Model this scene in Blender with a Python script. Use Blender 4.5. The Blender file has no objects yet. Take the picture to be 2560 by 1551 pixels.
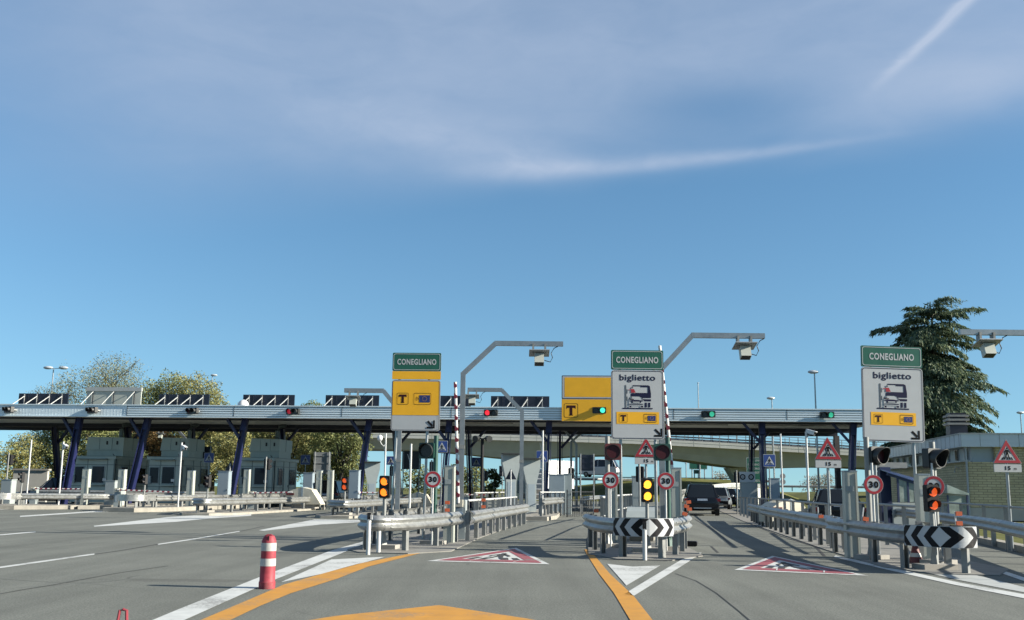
import bpy, math, random
from mathutils import Vector, Matrix
S = bpy.context.scene; COL = S.collection
R = math.radians; PI = math.pi
random.seed(7)
# ------------------------------------------------------------------ camera
FPX = 2600.0; CAM = Vector((0, 0, 1.3)); HOR = 1222.0; ROLL = 0.0105
PITCH = math.atan((HOR - 775.5) / FPX)
_F = Vector((0, math.cos(PITCH), math.sin(PITCH))); _u0 = Vector((0, -math.sin(PITCH), math.cos(PITCH))); _r0 = Vector((1, 0, 0))
_R = _r0 * math.cos(ROLL) + _u0 * math.sin(ROLL); _U = _u0 * math.cos(ROLL) - _r0 * math.sin(ROLL)
cd = bpy.data.cameras.new('camera'); cam = bpy.data.objects.new('camera', cd); COL.objects.link(cam)
cd.sensor_width = 36; cd.lens = 36 * FPX / 2560; cd.clip_start = 0.1; cd.clip_end = 5000
cam.matrix_world = Matrix(((_R.x, _U.x, -_F.x, CAM.x), (_R.y, _U.y, -_F.y, CAM.y), (_R.z, _U.z, -_F.z, CAM.z), (0, 0, 0, 1)))
S.camera = cam
# ------------------------------------------------------------------ sky, sun, exposure
SUN = Vector((1.66, -0.31, 0.70)).normalized()
S.view_settings.view_transform = 'Standard'; S.view_settings.look = 'None'
S.view_settings.exposure = 1.4; S.view_settings.gamma = 1
sl = bpy.data.lights.new('sun', 'SUN'); sl.energy = 5.0; sl.angle = R(0.5); sl.color = (1, 0.93, 0.80)
so = bpy.data.objects.new('sun', sl); COL.objects.link(so)
so.rotation_euler = (-SUN).to_track_quat('-Z', 'Y').to_euler(); so.location = (40, -30, 60)

SKYTINT = (.75, 1.01, 1.11, 1); CLOUD = (3.55, 4.3, 5.6, 1)
def world():
    w = bpy.data.worlds.new('World'); S.world = w; w.use_nodes = True
    nt = w.node_tree; N = nt.nodes; L = nt.links; N.clear()
    def nd(t, **k):
        n = N.new(t)
        for a, b in k.items(): setattr(n, a, b)
        return n
    def mth(op, a, b=None, c=None, clamp=False):
        n = nd('ShaderNodeMath', operation=op); n.use_clamp = clamp
        for i, v in enumerate((a, b, c)):
            if v is None: continue
            if hasattr(v, 'is_linked'): L.new(v, n.inputs[i])
            else: n.inputs[i].default_value = v
        return n.outputs[0]
    out = nd('ShaderNodeOutputWorld'); bg = nd('ShaderNodeBackground')
    sky = nd('ShaderNodeTexSky', sky_type='NISHITA'); sky.sun_disc = False
    sky.sun_elevation = math.asin(SUN.z); sky.sun_rotation = math.atan2(SUN.x, SUN.y)
    sky.air_density = 1.0; sky.dust_density = 0.1; sky.ozone_density = 2.2; sky.altitude = 50
    tc = nd('ShaderNodeTexCoord'); sep = nd('ShaderNodeSeparateXYZ'); L.new(tc.outputs['Generated'], sep.inputs[0])
    x, y, z = sep.outputs
    lift = nd('ShaderNodeCombineXYZ'); L.new(x, lift.inputs[0]); L.new(y, lift.inputs[1]); L.new(mth('ADD', mth('MULTIPLY', z, .80), .068), lift.inputs[2]); nrm = nd('ShaderNodeVectorMath', operation='NORMALIZE'); L.new(lift.outputs[0], nrm.inputs[0]); L.new(nrm.outputs[0], sky.inputs['Vector'])
    el = mth('MULTIPLY', mth('ARCSINE', z), 180 / PI); az = mth('MULTIPLY', mth('ARCTAN2', x, y), 180 / PI)
    def noise(sx, sy, scale, det, seed, dist=0.0):
        c = nd('ShaderNodeCombineXYZ'); L.new(mth('MULTIPLY', az, sx), c.inputs[0]); L.new(mth('MULTIPLY', el, sy), c.inputs[1]); c.inputs[2].default_value = seed
        n = nd('ShaderNodeTexNoise'); n.inputs['Scale'].default_value = scale; n.inputs['Detail'].default_value = det; n.inputs['Distortion'].default_value = dist
        L.new(c.outputs[0], n.inputs['Vector']); return n.outputs['Fac']
    def sstep(v, a, b):
        n = nd('ShaderNodeMapRange', interpolation_type='SMOOTHSTEP'); n.inputs['From Min'].default_value = a; n.inputs['From Max'].default_value = b
        L.new(v, n.inputs['Value']); return n.outputs[0]
    def gauss(v, w): return mth('EXPONENT', mth('MULTIPLY', mth('MULTIPLY', v, v), -1 / (w * w)))
    # thin cirrus veil: lower edge rises from left to right, a bright wisp along it, a bluer gap, a contrail
    n1 = noise(.05, .12, 1.6, 8, 1.3, .4); n2 = noise(.09, .26, 1.1, 10, 4.1, .6); n3 = noise(.03, .06, 1.5, 6, 8.2, .3); n4 = noise(.5, 1.1, 1.0, 8, 2.2, .8)
    neg = mth('MINIMUM', az, 0.0); pos = mth('MAXIMUM', az, 0.0)
    edge = mth('ADD', 16.7, mth('ADD', mth('MULTIPLY', neg, .115), mth('MULTIPLY', pos, .075)))
    d = mth('ADD', mth('SUBTRACT', el, edge), mth('MULTIPLY', mth('SUBTRACT', n1, .5), 2.6))
    soft = mth('ADD', 1.6, mth('MULTIPLY', neg, -.12))
    veil = mth('MULTIPLY', sstep(mth('DIVIDE', d, soft), -.7, 1.9), mth('ADD', .62, mth('ADD', mth('MULTIPLY', sstep(n2, .25, .8), .26), mth('MULTIPLY', mth('SUBTRACT', n4, .5), .16))))
    veil = mth('MULTIPLY', veil, mth('ADD', .55, mth('MULTIPLY', sstep(az, -29, -17), .45)))
    gap = mth('MULTIPLY', gauss(mth('SUBTRACT', az, 12.0), 6.5), gauss(mth('SUBTRACT', mth('SUBTRACT', el, 20.6), mth('ADD', mth('MULTIPLY', mth('SUBTRACT', az, 12.0), .05), mth('MULTIPLY', mth('SUBTRACT', n3, .5), 3))), 1.7))
    veil = mth('MULTIPLY', veil, mth('SUBTRACT', 1.0, mth('MULTIPLY', gap, .72)))
    rd = mth('SUBTRACT', el, mth('ADD', mth('ADD', 17.35, mth('MULTIPLY', az, .045)), mth('MULTIPLY', mth('SUBTRACT', n1, .5), .7)))
    wid = mth('ADD', .22, mth('MULTIPLY', mth('SUBTRACT', 20.0, az), .018)); rdn = mth('DIVIDE', rd, wid)
    ridge = mth('MULTIPLY', gauss(rdn, 1.0), mth('MULTIPLY', mth('MULTIPLY', sstep(az, -7, 3), mth('SUBTRACT', 1.0, sstep(az, 10, 24))), mth('ADD', .6, mth('MULTIPLY', n4, .6))))
    pd = mth('SUBTRACT', el, mth('ADD', mth('SUBTRACT', 18.2, mth('MULTIPLY', az, .17)), mth('MULTIPLY', mth('SUBTRACT', n1, .5), 1.5)))
    puff = mth('MULTIPLY', mth('MULTIPLY', gauss(pd, 1.15), mth('MULTIPLY', sstep(az, -17, -2), mth('SUBTRACT', 1.0, sstep(az, 0, 6)))), mth('ADD', .45, mth('MULTIPLY', n4, .9)))
    cl = mth('SUBTRACT', el, mth('ADD', mth('ADD', 20.2, mth('MULTIPLY', mth('SUBTRACT', az, 19.3), .74)), mth('MULTIPLY', mth('SUBTRACT', n4, .5), .35)))
    trail = mth('MULTIPLY', gauss(cl, .34), mth('MULTIPLY', sstep(el, 20.0, 23.2), mth('ADD', .65, mth('MULTIPLY', n4, .5))))
    glow = mth('MULTIPLY', mth('MULTIPLY', sstep(az, 13, 24), gauss(mth('SUBTRACT', el, 19.8), 1.9)), mth('ADD', .3, n1))
    m = mth('ADD', mth('ADD', mth('MULTIPLY', veil, .70), mth('MULTIPLY', ridge, .52)), mth('ADD', mth('MULTIPLY', trail, .60), mth('ADD', mth('MULTIPLY', glow, .30), mth('MULTIPLY', puff, .26))))
    m = mth('MINIMUM', m, 1.15)
    grade = nd('ShaderNodeMixRGB', blend_type='MULTIPLY'); grade.inputs[0].default_value = 1; grade.inputs[2].default_value = SKYTINT
    L.new(sky.outputs[0], grade.inputs[1])
    mix = nd('ShaderNodeMixRGB'); L.new(m, mix.inputs[0]); L.new(grade.outputs[0], mix.inputs[1]); mix.inputs[2].default_value = CLOUD
    L.new(mix.outputs[0], bg.inputs[0]); bg.inputs[1].default_value = 0.05
    L.new(bg.outputs[0], out.inputs[0])
world()

def at(px, py, Y):
    d = _F + _R * ((px - 1280) / FPX) + _U * ((775.5 - py) / FPX); return CAM + d * (Y / d.y)
def G(px, py, z=0.0):
    d = _F + _R * ((px - 1280) / FPX) + _U * ((775.5 - py) / FPX); return CAM + d * ((z - CAM.z) / d.z)
def depth_of(px, py, z=0.0): return G(px, py, z).y

# ------------------------------------------------------------------ materials
MATS = {}
def mat(name, col=(.5, .5, .5), rough=.5, metal=0.0, var=.12, scale=4.0, bump=0.0, spec=.5, emit=0.0, dirt=0.0, wear=0.0, space='Object', stretch=(1, 1, 1)):
    if name in MATS: return MATS[name]
    m = bpy.data.materials.new(name); m.use_nodes = True; nt = m.node_tree; N = nt.nodes; L = nt.links
    b = N['Principled BSDF']; b.inputs['Roughness'].default_value = rough; b.inputs['Metallic'].default_value = metal
    b.inputs['Specular IOR Level'].default_value = spec
    c4 = (*(col if emit or 'raw' in name else [v * .66 for v in col]), 1)
    tc = N.new('ShaderNodeTexCoord'); mp = N.new('ShaderNodeMapping'); mp.inputs['Scale'].default_value = stretch
    L.new(tc.outputs[space], mp.inputs['Vector'])
    n = N.new('ShaderNodeTexNoise'); n.inputs['Scale'].default_value = scale; n.inputs['Detail'].default_value = 8; n.inputs['Roughness'].default_value = .6
    L.new(mp.outputs[0], n.inputs['Vector'])
    mr = N.new('ShaderNodeMapRange'); mr.inputs['From Min'].default_value = .3; mr.inputs['From Max'].default_value = .7
    mr.inputs['To Min'].default_value = 1 - var; mr.inputs['To Max'].default_value = 1 + var; L.new(n.outputs['Fac'], mr.inputs['Value'])
    mx = N.new('ShaderNodeMixRGB'); mx.blend_type = 'MULTIPLY'; mx.inputs[0].default_value = 1; mx.inputs[1].default_value = c4
    L.new(mr.outputs[0], mx.inputs[2]); last = mx.outputs[0]
    if wear:
        n3 = N.new('ShaderNodeTexNoise'); n3.inputs['Scale'].default_value = 22; n3.inputs['Detail'].default_value = 8; n3.inputs['Roughness'].default_value = .75; L.new(mp.outputs[0], n3.inputs['Vector'])
        n4 = N.new('ShaderNodeTexNoise'); n4.inputs['Scale'].default_value = 1.1; n4.inputs['Detail'].default_value = 5; L.new(mp.outputs[0], n4.inputs['Vector'])
        ad = N.new('ShaderNodeMath'); ad.operation = 'ADD'; L.new(n3.outputs['Fac'], ad.inputs[0]); L.new(n4.outputs['Fac'], ad.inputs[1])
        r3 = N.new('ShaderNodeMapRange'); r3.inputs['From Min'].default_value = 1.06; r3.inputs['From Max'].default_value = 1.22; r3.inputs['To Max'].default_value = wear; L.new(ad.outputs[0], r3.inputs['Value'])
        m3 = N.new('ShaderNodeMixRGB'); L.new(r3.outputs[0], m3.inputs[0]); L.new(last, m3.inputs[1]); m3.inputs[2].default_value = (.13, .13, .118, 1); last = m3.outputs[0]
    if dirt:
        n2 = N.new('ShaderNodeTexNoise'); n2.inputs['Scale'].default_value = scale * .35; n2.inputs['Detail'].default_value = 10; n2.inputs['Roughness'].default_value = .7
        L.new(mp.outputs[0], n2.inputs['Vector'])
        r2 = N.new('ShaderNodeMapRange'); r2.inputs['From Min'].default_value = .5; r2.inputs['From Max'].default_value = .75; r2.inputs['To Max'].default_value = dirt
        L.new(n2.outputs['Fac'], r2.inputs['Value'])
        m2 = N.new('ShaderNodeMixRGB'); L.new(r2.outputs[0], m2.inputs[0]); L.new(last, m2.inputs[1]); m2.inputs[2].default_value = (.12, .10, .08, 1); last = m2.outputs[0]
    L.new(last, b.inputs['Base Color'])
    rr = N.new('ShaderNodeMapRange'); rr.inputs['To Min'].default_value = max(0, rough - .1); rr.inputs['To Max'].default_value = min(1, rough + .1)
    L.new(n.outputs['Fac'], rr.inputs['Value']); L.new(rr.outputs[0], b.inputs['Roughness'])
    if bump:
        bp = N.new('ShaderNodeBump'); bp.inputs['Strength'].default_value = bump; bp.inputs['Distance'].default_value = .02
        L.new(n.outputs['Fac'], bp.inputs['Height']); L.new(bp.outputs[0], b.inputs['Normal'])
    if emit:
        b.inputs['Emission Color'].default_value = c4; b.inputs['Emission Strength'].default_value = emit
    MATS[name] = m; return m

GALV = mat('galvanised_steel', (.50, .51, .49), .38, .65, .25, 7, .12, dirt=.55)
GALVP = mat('galvanised_post', (.30, .31, .30), .5, .3, .12, 6, dirt=.2)
POLE = mat('zinc_pole', (.40, .42, .43), .34, .7, .12, 5, dirt=.15)
WPOLE = mat('pale_pole', (.66, .67, .66), .4, .1, .06, 4)
ALU = mat('sign_back_metal', (.42, .45, .47), .45, .4, .08, 4)
BLACKP = mat('black_plastic', (.010, .010, .012), .55, 0, .1, 8, spec=.25)
DARKG = mat('dark_housing', (.02, .024, .024), .5, 0, .1, 8)
GREENH = mat('dark_green_housing', (.018, .085, .065), .45, 0, .15, 6)
SGREEN = mat('sign_green', (.012, .115, .075), .4, 0, .06, 3)
SWHITE = mat('sign_white', (.52, .54, .55), .4, 0, .04, 2)
SYEL = mat('sign_yellow', (1.0, .51, .012), .4, 0, .05, 2)
NAVY = mat('sign_navy', (.008, .010, .045), .5, 0, .05, 3, spec=.2)
BLUE = mat('sign_blue', (.022, .06, .25), .4, 0, .06, 3)
EUBLUE = mat('sign_flag_blue', (.02, .035, .17), .4, 0, .05, 3)
SRED = mat('sign_red', (.40, .022, .035), .4, 0, .06, 3)
SBLACK = mat('sign_black', (.008, .008, .010), .5, 0, .05, 3, spec=.15)
TRED = mat('sign_t_dark', (.045, .010, .010), .5, 0, .05, 3, spec=.2)
COLB = mat('column_navy_paint', (.012, .017, .082), .45, 0, .12, 3, dirt=.1)
FASC = mat('fascia_steel', (.86, .98, 1.04), .40, .15, .08, 1.2, stretch=(.4, 4, 4))
FASCD = mat('fascia_groove', (.05, .06, .065), .6, .2, .1, 3)
SOFF = mat('soffit_panels', (1.1, 1.1, 1.0), .6, .0, .12, 1.5)
ROOFM = mat('roof_sheet', (.3, .31, .31), .6, .1, .1, 2)
DARKB = mat('dark_beam', (.018, .02, .035), .5, 0, .1, 3)
PANB = mat('board_back_navy', (.016, .022, .042), .4, .1, .15, 2)
STRUT = mat('board_strut', (.50, .52, .51), .5, .3, .06, 4)
STEELB = mat('booth_steel', (.54, .60, .54), .38, .2, .10, 1.6, stretch=(1, 1, .3))
STEELD = mat('booth_steel_dark', (.22, .26, .25), .4, .4, .1, 2)
CABIN = mat('cabinet_paint', (.52, .55, .49), .5, .1, .06, 2, dirt=.06)
CABL = mat('cabinet_blue_grey', (.33, .40, .45), .5, .05, .06, 2)
MACH = mat('machine_grey', (.40, .45, .45), .5, .1, .06, 2)
CREAM = mat('cream_shell', (.66, .62, .50), .6, 0, .07, 2, dirt=.1)
CONC = mat('concrete', (.36, .345, .31), .85, 0, .15, 3, .15, dirt=.2)
BCONC = mat('bridge_concrete', (.56, .57, .52), .85, 0, .08, .6, dirt=.12)
BCONC2 = mat('bridge_girder_concrete', (.50, .51, .41), .85, 0, .1, .5, dirt=.15)
KERB = mat('kerb_concrete', (.36, .34, .29), .85, 0, .2, 2.5, .15, dirt=.45)
KERBD = mat('kerb_black_band', (.03, .03, .03), .8, 0, .2, 4)
ISLAND = mat('island_pavement', (.24, .235, .215), .9, 0, .2, 3, .15, dirt=.25)
WHITE = mat('road_white_paint', (.66, .68, .66), .7, 0, .10, 6, dirt=.10, wear=.75)
YEL = mat('road_yellow_paint', (.62, .29, .028), .7, 0, .12, 5, dirt=.12, wear=.6)
REDP = mat('road_red_paint', (.33, .07, .09), .75, 0, .15, 5, dirt=.15, wear=.8)
BLKP = mat('road_black_paint', (.035, .036, .038), .8, 0, .2, 6)
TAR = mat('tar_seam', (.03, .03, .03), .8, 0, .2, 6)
ORANGE = mat('orange_reflector', (.62, .13, .045), .5, 0, .1, 6)
DELRED = mat('red_plastic', (.36, .050, .07), .6, 0, .2, 12, dirt=.45, wear=.35, spec=.3)
DELWHT = mat('white_band', (.54, .55, .52), .6, 0, .12, 12, dirt=.4, wear=.4)
CONER = mat('faded_red_cone', (.13, .018, .02), .6, 0, .15, 8)
BOOMR = mat('boom_red', (.28, .03, .05), .4, 0, .05, 6)
BOOMW = mat('boom_white', (.74, .74, .72), .4, 0, .05, 6)
LENSR = mat('lens_dark_red', (.06, .010, .015), .45, 0, .1, 30, spec=.25)
LENSK = mat('lens_dark', (.012, .012, .014), .25, 0, .1, 30)
AMBO = mat('lamp_amber_orange', (1.0, .20, .015), .4, 0, .10, 40, emit=.75)
AMBY = mat('lamp_amber_yellow', (1.0, .42, .035), .4, 0, .06, 40, emit=.9)
AMBD = mat('lamp_amber_dim', (.75, .10, .02), .35, 0, .12, 40, emit=.35)
REDL = mat('lamp_red', (1.0, .03, .05), .4, 0, .1, 40, emit=.42)
REDM = mat('lamp_red_dim', (.5, .02, .04), .4, 0, .1, 40, emit=.18)
GRNL = mat('lamp_green', (.06, .85, .52), .4, 0, .08, 40, emit=.55)
GRNM = mat('lamp_green_dim', (.05, .5, .3), .4, 0, .08, 40, emit=.32)
GLASS = mat('dark_glass', (.010, .014, .018), .06, 0, .1, 1)
GLASSB = mat('booth_glass', (.012, .018, .035), .12, 0, .2, 1, spec=.25)
TYRE = mat('tyre', (.015, .015, .015), .8, 0, .1, 10)
RIM = mat('rim', (.42, .43, .44), .35, .7, .08, 10)
CARBLK = mat('car_paint_black', (.008, .009, .012), .2, 0, .05, 2, spec=.35)
CARBLU = mat('car_paint_blue', (.035, .05, .11), .2, .3, .05, 2)
CARSIL = mat('car_paint_silver', (.46, .50, .54), .25, .5, .05, 2)
CARNAV = mat('car_paint_navy', (.02, .028, .045), .2, .2, .05, 2)
CARWHT = mat('car_paint_white', (.78, .79, .80), .25, 0, .03, 2)
PLATE = mat('number_plate', (.55, .62, .72), .4, 0, .1, 12)
TAIL = mat('tail_lamp', (.22, .012, .016), .2, 0, .1, 10)
ROOFW = mat('roof_edge_metal', (.72, .80, .85), .5, .1, .05, 1.5, stretch=(.3, .3, 3))
WINW = mat('window_pale', (.45, .50, .54), .3, .1, .08, 1)
PLAST = mat('plaster_base', (.52, .51, .47), .85, 0, .08, 2, dirt=.15)
BARK = mat('bark', (.06, .052, .04), .9, 0, .25, 4, .4)
HULL = mat('trailer_white', (.86, .87, .88), .4, 0, .02, 1)
BLUEF = mat('shelter_blue_paint', (.022, .034, .10), .4, 0, .1, 3)
SHGL = mat('shelter_glass', (.30, .36, .33), .12, 0, .5, 2.2)
BRAIL = mat('bridge_rail_steel', (.13, .15, .17), .5, .2, .1, 2)
DFENCE = mat('dark_fence_paint', (.02, .024, .03), .6, 0, .1, 4)
LAMPH = mat('lamp_head_grey', (.62, .68, .72), .35, .2, .05, 4)

def asphalt():
    m = bpy.data.materials.new('asphalt'); m.use_nodes = True; nt = m.node_tree; N = nt.nodes; L = nt.links; b = N['Principled BSDF']
    tc = N.new('ShaderNodeTexCoord'); O = tc.outputs['Object']
    def noise(scale, det, rgh=.6, st=None):
        n = N.new('ShaderNodeTexNoise'); n.inputs['Scale'].default_value = scale; n.inputs['Detail'].default_value = det; n.inputs['Roughness'].default_value = rgh
        if st:
            mp = N.new('ShaderNodeMapping'); mp.inputs['Scale'].default_value = st; mp.inputs['Rotation'].default_value = (0, 0, R(7)); L.new(O, mp.inputs[0]); L.new(mp.outputs[0], n.inputs['Vector'])
        else: L.new(O, n.inputs['Vector'])
        return n.outputs['Fac']
    def rng(v, a, b_, c, d):
        n = N.new('ShaderNodeMapRange'); n.inputs[1].default_value = a; n.inputs[2].default_value = b_; n.inputs[3].default_value = c; n.inputs[4].default_value = d; L.new(v, n.inputs[0]); return n.outputs[0]
    def mul(a, b_):
        n = N.new('ShaderNodeMath'); n.operation = 'MULTIPLY'; L.new(a, n.inputs[0]); L.new(b_, n.inputs[1]); return n.outputs[0]
    g = mul(mul(rng(noise(42, 4, .8), .34, .66, .55, 1.5), rng(noise(18, 4), .3, .7, .9, 1.1)), mul(rng(noise(.35, 6), .3, .7, .86, 1.12), rng(noise(1.0, 6, .65, (1.5, .07, 1)), .3, .7, .80, 1.12)))
    mx = N.new('ShaderNodeMixRGB'); mx.blend_type = 'MULTIPLY'; mx.inputs[0].default_value = 1; mx.inputs[1].default_value = (.119, .125, .110, 1); L.new(g, mx.inputs[2])
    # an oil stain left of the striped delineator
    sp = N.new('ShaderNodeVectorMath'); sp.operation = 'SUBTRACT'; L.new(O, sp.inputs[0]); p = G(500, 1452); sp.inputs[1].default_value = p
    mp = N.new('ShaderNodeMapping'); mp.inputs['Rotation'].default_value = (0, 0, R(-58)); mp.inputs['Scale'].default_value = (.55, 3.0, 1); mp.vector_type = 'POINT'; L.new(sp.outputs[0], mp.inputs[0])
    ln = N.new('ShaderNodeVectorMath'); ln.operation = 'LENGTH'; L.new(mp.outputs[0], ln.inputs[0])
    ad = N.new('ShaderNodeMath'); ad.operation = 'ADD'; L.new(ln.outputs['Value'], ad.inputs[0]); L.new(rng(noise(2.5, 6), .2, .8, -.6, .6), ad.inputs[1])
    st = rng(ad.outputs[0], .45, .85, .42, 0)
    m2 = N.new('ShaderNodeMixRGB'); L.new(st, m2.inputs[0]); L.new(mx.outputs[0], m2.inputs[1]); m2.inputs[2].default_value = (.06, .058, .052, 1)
    # worn cracks
    vo = N.new('ShaderNodeTexVoronoi'); vo.feature = 'DISTANCE_TO_EDGE'; vo.inputs['Scale'].default_value = .16
    dn = N.new('ShaderNodeTexNoise'); dn.inputs['Scale'].default_value = .8; dn.inputs['Detail'].default_value = 6; L.new(O, dn.inputs['Vector'])
    mm = N.new('ShaderNodeMixRGB'); mm.inputs[0].default_value = .35; L.new(O, mm.inputs[1]); L.new(dn.outputs['Color'], mm.inputs[2]); L.new(mm.outputs[0], vo.inputs['Vector'])
    ck = mul(rng(vo.outputs['Distance'], .0, .004, .55, 0), rng(noise(.25, 3), .5, .62, 0, 1))
    m3 = N.new('ShaderNodeMixRGB'); L.new(ck, m3.inputs[0]); L.new(m2.outputs[0], m3.inputs[1]); m3.inputs[2].default_value = (.03, .03, .03, 1)
    L.new(m3.outputs[0], b.inputs['Base Color']); b.inputs['Roughness'].default_value = .88; b.inputs['Specular IOR Level'].default_value = .3
    bp = N.new('ShaderNodeBump'); bp.inputs['Strength'].default_value = .5; bp.inputs['Distance'].default_value = .01; L.new(noise(90, 3, .7), bp.inputs['Height']); L.new(bp.outputs[0], b.inputs['Normal'])
    return m
ASPH = asphalt()
def grassmat():
    m = bpy.data.materials.new('meadow'); m.use_nodes = True; nt = m.node_tree; N = nt.nodes; L = nt.links; b = N['Principled BSDF']
    tc = N.new('ShaderNodeTexCoord'); n = N.new('ShaderNodeTexNoise'); n.inputs['Scale'].default_value = .5; n.inputs['Detail'].default_value = 12; n.inputs['Roughness'].default_value = .75
    L.new(tc.outputs['Object'], n.inputs['Vector']); cr = N.new('ShaderNodeValToRGB'); L.new(n.outputs['Fac'], cr.inputs[0])
    e = cr.color_ramp.elements; e[0].position = .32; e[0].color = (.05, .06, .016, 1); e[1].position = .68; e[1].color = (.15, .135, .055, 1)
    x = e.new(.5); x.color = (.095, .10, .03, 1)
    L.new(cr.outputs[0], b.inputs['Base Color']); b.inputs['Roughness'].default_value = .95; b.inputs['Specular IOR Level'].default_value = .1
    return m
MEADOW = grassmat()
def brickmat():
    m = bpy.data.materials.new('yellow_brick'); m.use_nodes = True; nt = m.node_tree; N = nt.nodes; L = nt.links; b = N['Principled BSDF']
    tc = N.new('ShaderNodeTexCoord'); sp = N.new('ShaderNodeSeparateXYZ'); L.new(tc.outputs['Object'], sp.inputs[0])
    ad = N.new('ShaderNodeMath'); ad.operation = 'ADD'; L.new(sp.outputs[0], ad.inputs[0]); L.new(sp.outputs[1], ad.inputs[1])
    cb = N.new('ShaderNodeCombineXYZ'); L.new(ad.outputs[0], cb.inputs[0]); L.new(sp.outputs[2], cb.inputs[1])
    br = N.new('ShaderNodeTexBrick'); L.new(cb.outputs[0], br.inputs['Vector']); br.inputs['Scale'].default_value = 1
    br.inputs['Brick Width'].default_value = .42; br.inputs['Row Height'].default_value = .125; br.inputs['Mortar Size'].default_value = .014; br.inputs['Bias'].default_value = -.1
    br.inputs['Color1'].default_value = (.48, .42, .26, 1); br.inputs['Color2'].default_value = (.40, .35, .21, 1); br.inputs['Mortar'].default_value = (.22, .19, .12, 1)
    n = N.new('ShaderNodeTexNoise'); n.inputs['Scale'].default_value = .6; n.inputs['Detail'].default_value = 8; L.new(tc.outputs['Object'], n.inputs['Vector'])
    mr = N.new('ShaderNodeMapRange'); mr.inputs[1].default_value = .3; mr.inputs[2].default_value = .7; mr.inputs[3].default_value = .8; mr.inputs[4].default_value = 1.15; L.new(n.outputs['Fac'], mr.inputs[0])
    mx = N.new('ShaderNodeMixRGB'); mx.blend_type = 'MULTIPLY'; mx.inputs[0].default_value = 1; L.new(br.outputs['Color'], mx.inputs[1]); L.new(mr.outputs[0], mx.inputs[2])
    L.new(mx.outputs[0], b.inputs['Base Color']); b.inputs['Roughness'].default_value = .85
    bp = N.new('ShaderNodeBump'); bp.inputs['Strength'].default_value = .6; bp.inputs['Distance'].default_value = .01; bp.invert = True; L.new(br.outputs['Fac'], bp.inputs['Height']); L.new(bp.outputs[0], b.inputs['Normal'])
    return m
BRICK = brickmat()
def leafmat(name, cols, rough=.6):
    m = bpy.data.materials.new(name); m.use_nodes = True; nt = m.node_tree; N = nt.nodes; L = nt.links; b = N['Principled BSDF']
    g = N.new('ShaderNodeNewGeometry'); cr = N.new('ShaderNodeValToRGB'); L.new(g.outputs['Random Per Island'], cr.inputs[0])
    e = cr.color_ramp.elements; e[0].color = (*cols[0], 1); e[1].color = (*cols[-1], 1)
    for i, c in enumerate(cols[1:-1]): x = e.new((i + 1) / (len(cols) - 1)); x.color = (*c, 1)
    L.new(cr.outputs[0], b.inputs['Base Color']); b.inputs['Roughness'].default_value = rough; b.inputs['Specular IOR Level'].default_value = .25
    tr = N.new('ShaderNodeBsdfTranslucent'); L.new(cr.outputs[0], tr.inputs['Color']); mx = N.new('ShaderNodeMixShader'); mx.inputs[0].default_value = .28
    L.new(b.outputs[0], mx.inputs[1]); L.new(tr.outputs[0], mx.inputs[2]); L.new(mx.outputs[0], N['Material Output'].inputs['Surface'])
    return m
LF_OLIVE = leafmat('olive_leaves', [(.125, .155, .06), (.18, .205, .08), (.235, .24, .10), (.145, .175, .065)])
LF_GOLD = leafmat('golden_leaves', [(.19, .20, .075), (.28, .265, .10), (.155, .175, .065), (.32, .28, .11)])
LF_GREY = leafmat('grey_green_leaves', [(.14, .16, .085), (.22, .22, .12), (.12, .14, .08), (.26, .24, .14)])
LF_DARK = leafmat('dark_leaves', [(.05, .075, .03), (.08, .105, .04), (.12, .135, .05)])
LF_RUST = leafmat('russet_leaves', [(.15, .09, .035), (.22, .13, .05), (.12, .10, .04)])
LF_CEDAR = leafmat('cedar_needles', [(.035, .065, .045), (.06, .10, .065), (.10, .135, .08), (.15, .18, .085)])
LF_PALE = leafmat('pale_bare_twigs', [(.22, .19, .15), (.30, .26, .2), (.18, .17, .12)])

# ------------------------------------------------------------------ mesh builder
_tx = {}
def textmesh(s, bold):
    k = (s, bold)
    if k in _tx: return _tx[k]
    cu = bpy.data.curves.new('lettering', 'FONT'); cu.body = s; cu.offset = bold; cu.resolution_u = 4; cu.align_x = 'CENTER'; cu.space_character = 1.0 + bold * 4
    ob = bpy.data.objects.new('lettering', cu); COL.objects.link(ob)
    me = bpy.data.meshes.new_from_object(ob.evaluated_get(bpy.context.evaluated_depsgraph_get()))
    v = [(p.co.x, p.co.y) for p in me.vertices]; f = [tuple(p.vertices) for p in me.polygons]
    bpy.data.objects.remove(ob); bpy.data.curves.remove(cu); bpy.data.meshes.remove(me)
    x0 = min(p[0] for p in v); x1 = max(p[0] for p in v); y0 = min(p[1] for p in v); y1 = max(p[1] for p in v)
    v = [((p[0] - (x0 + x1) / 2) / (x1 - x0), (p[1] - y0) / (y1 - y0)) for p in v]
    _tx[k] = (v, f); return _tx[k]

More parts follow.
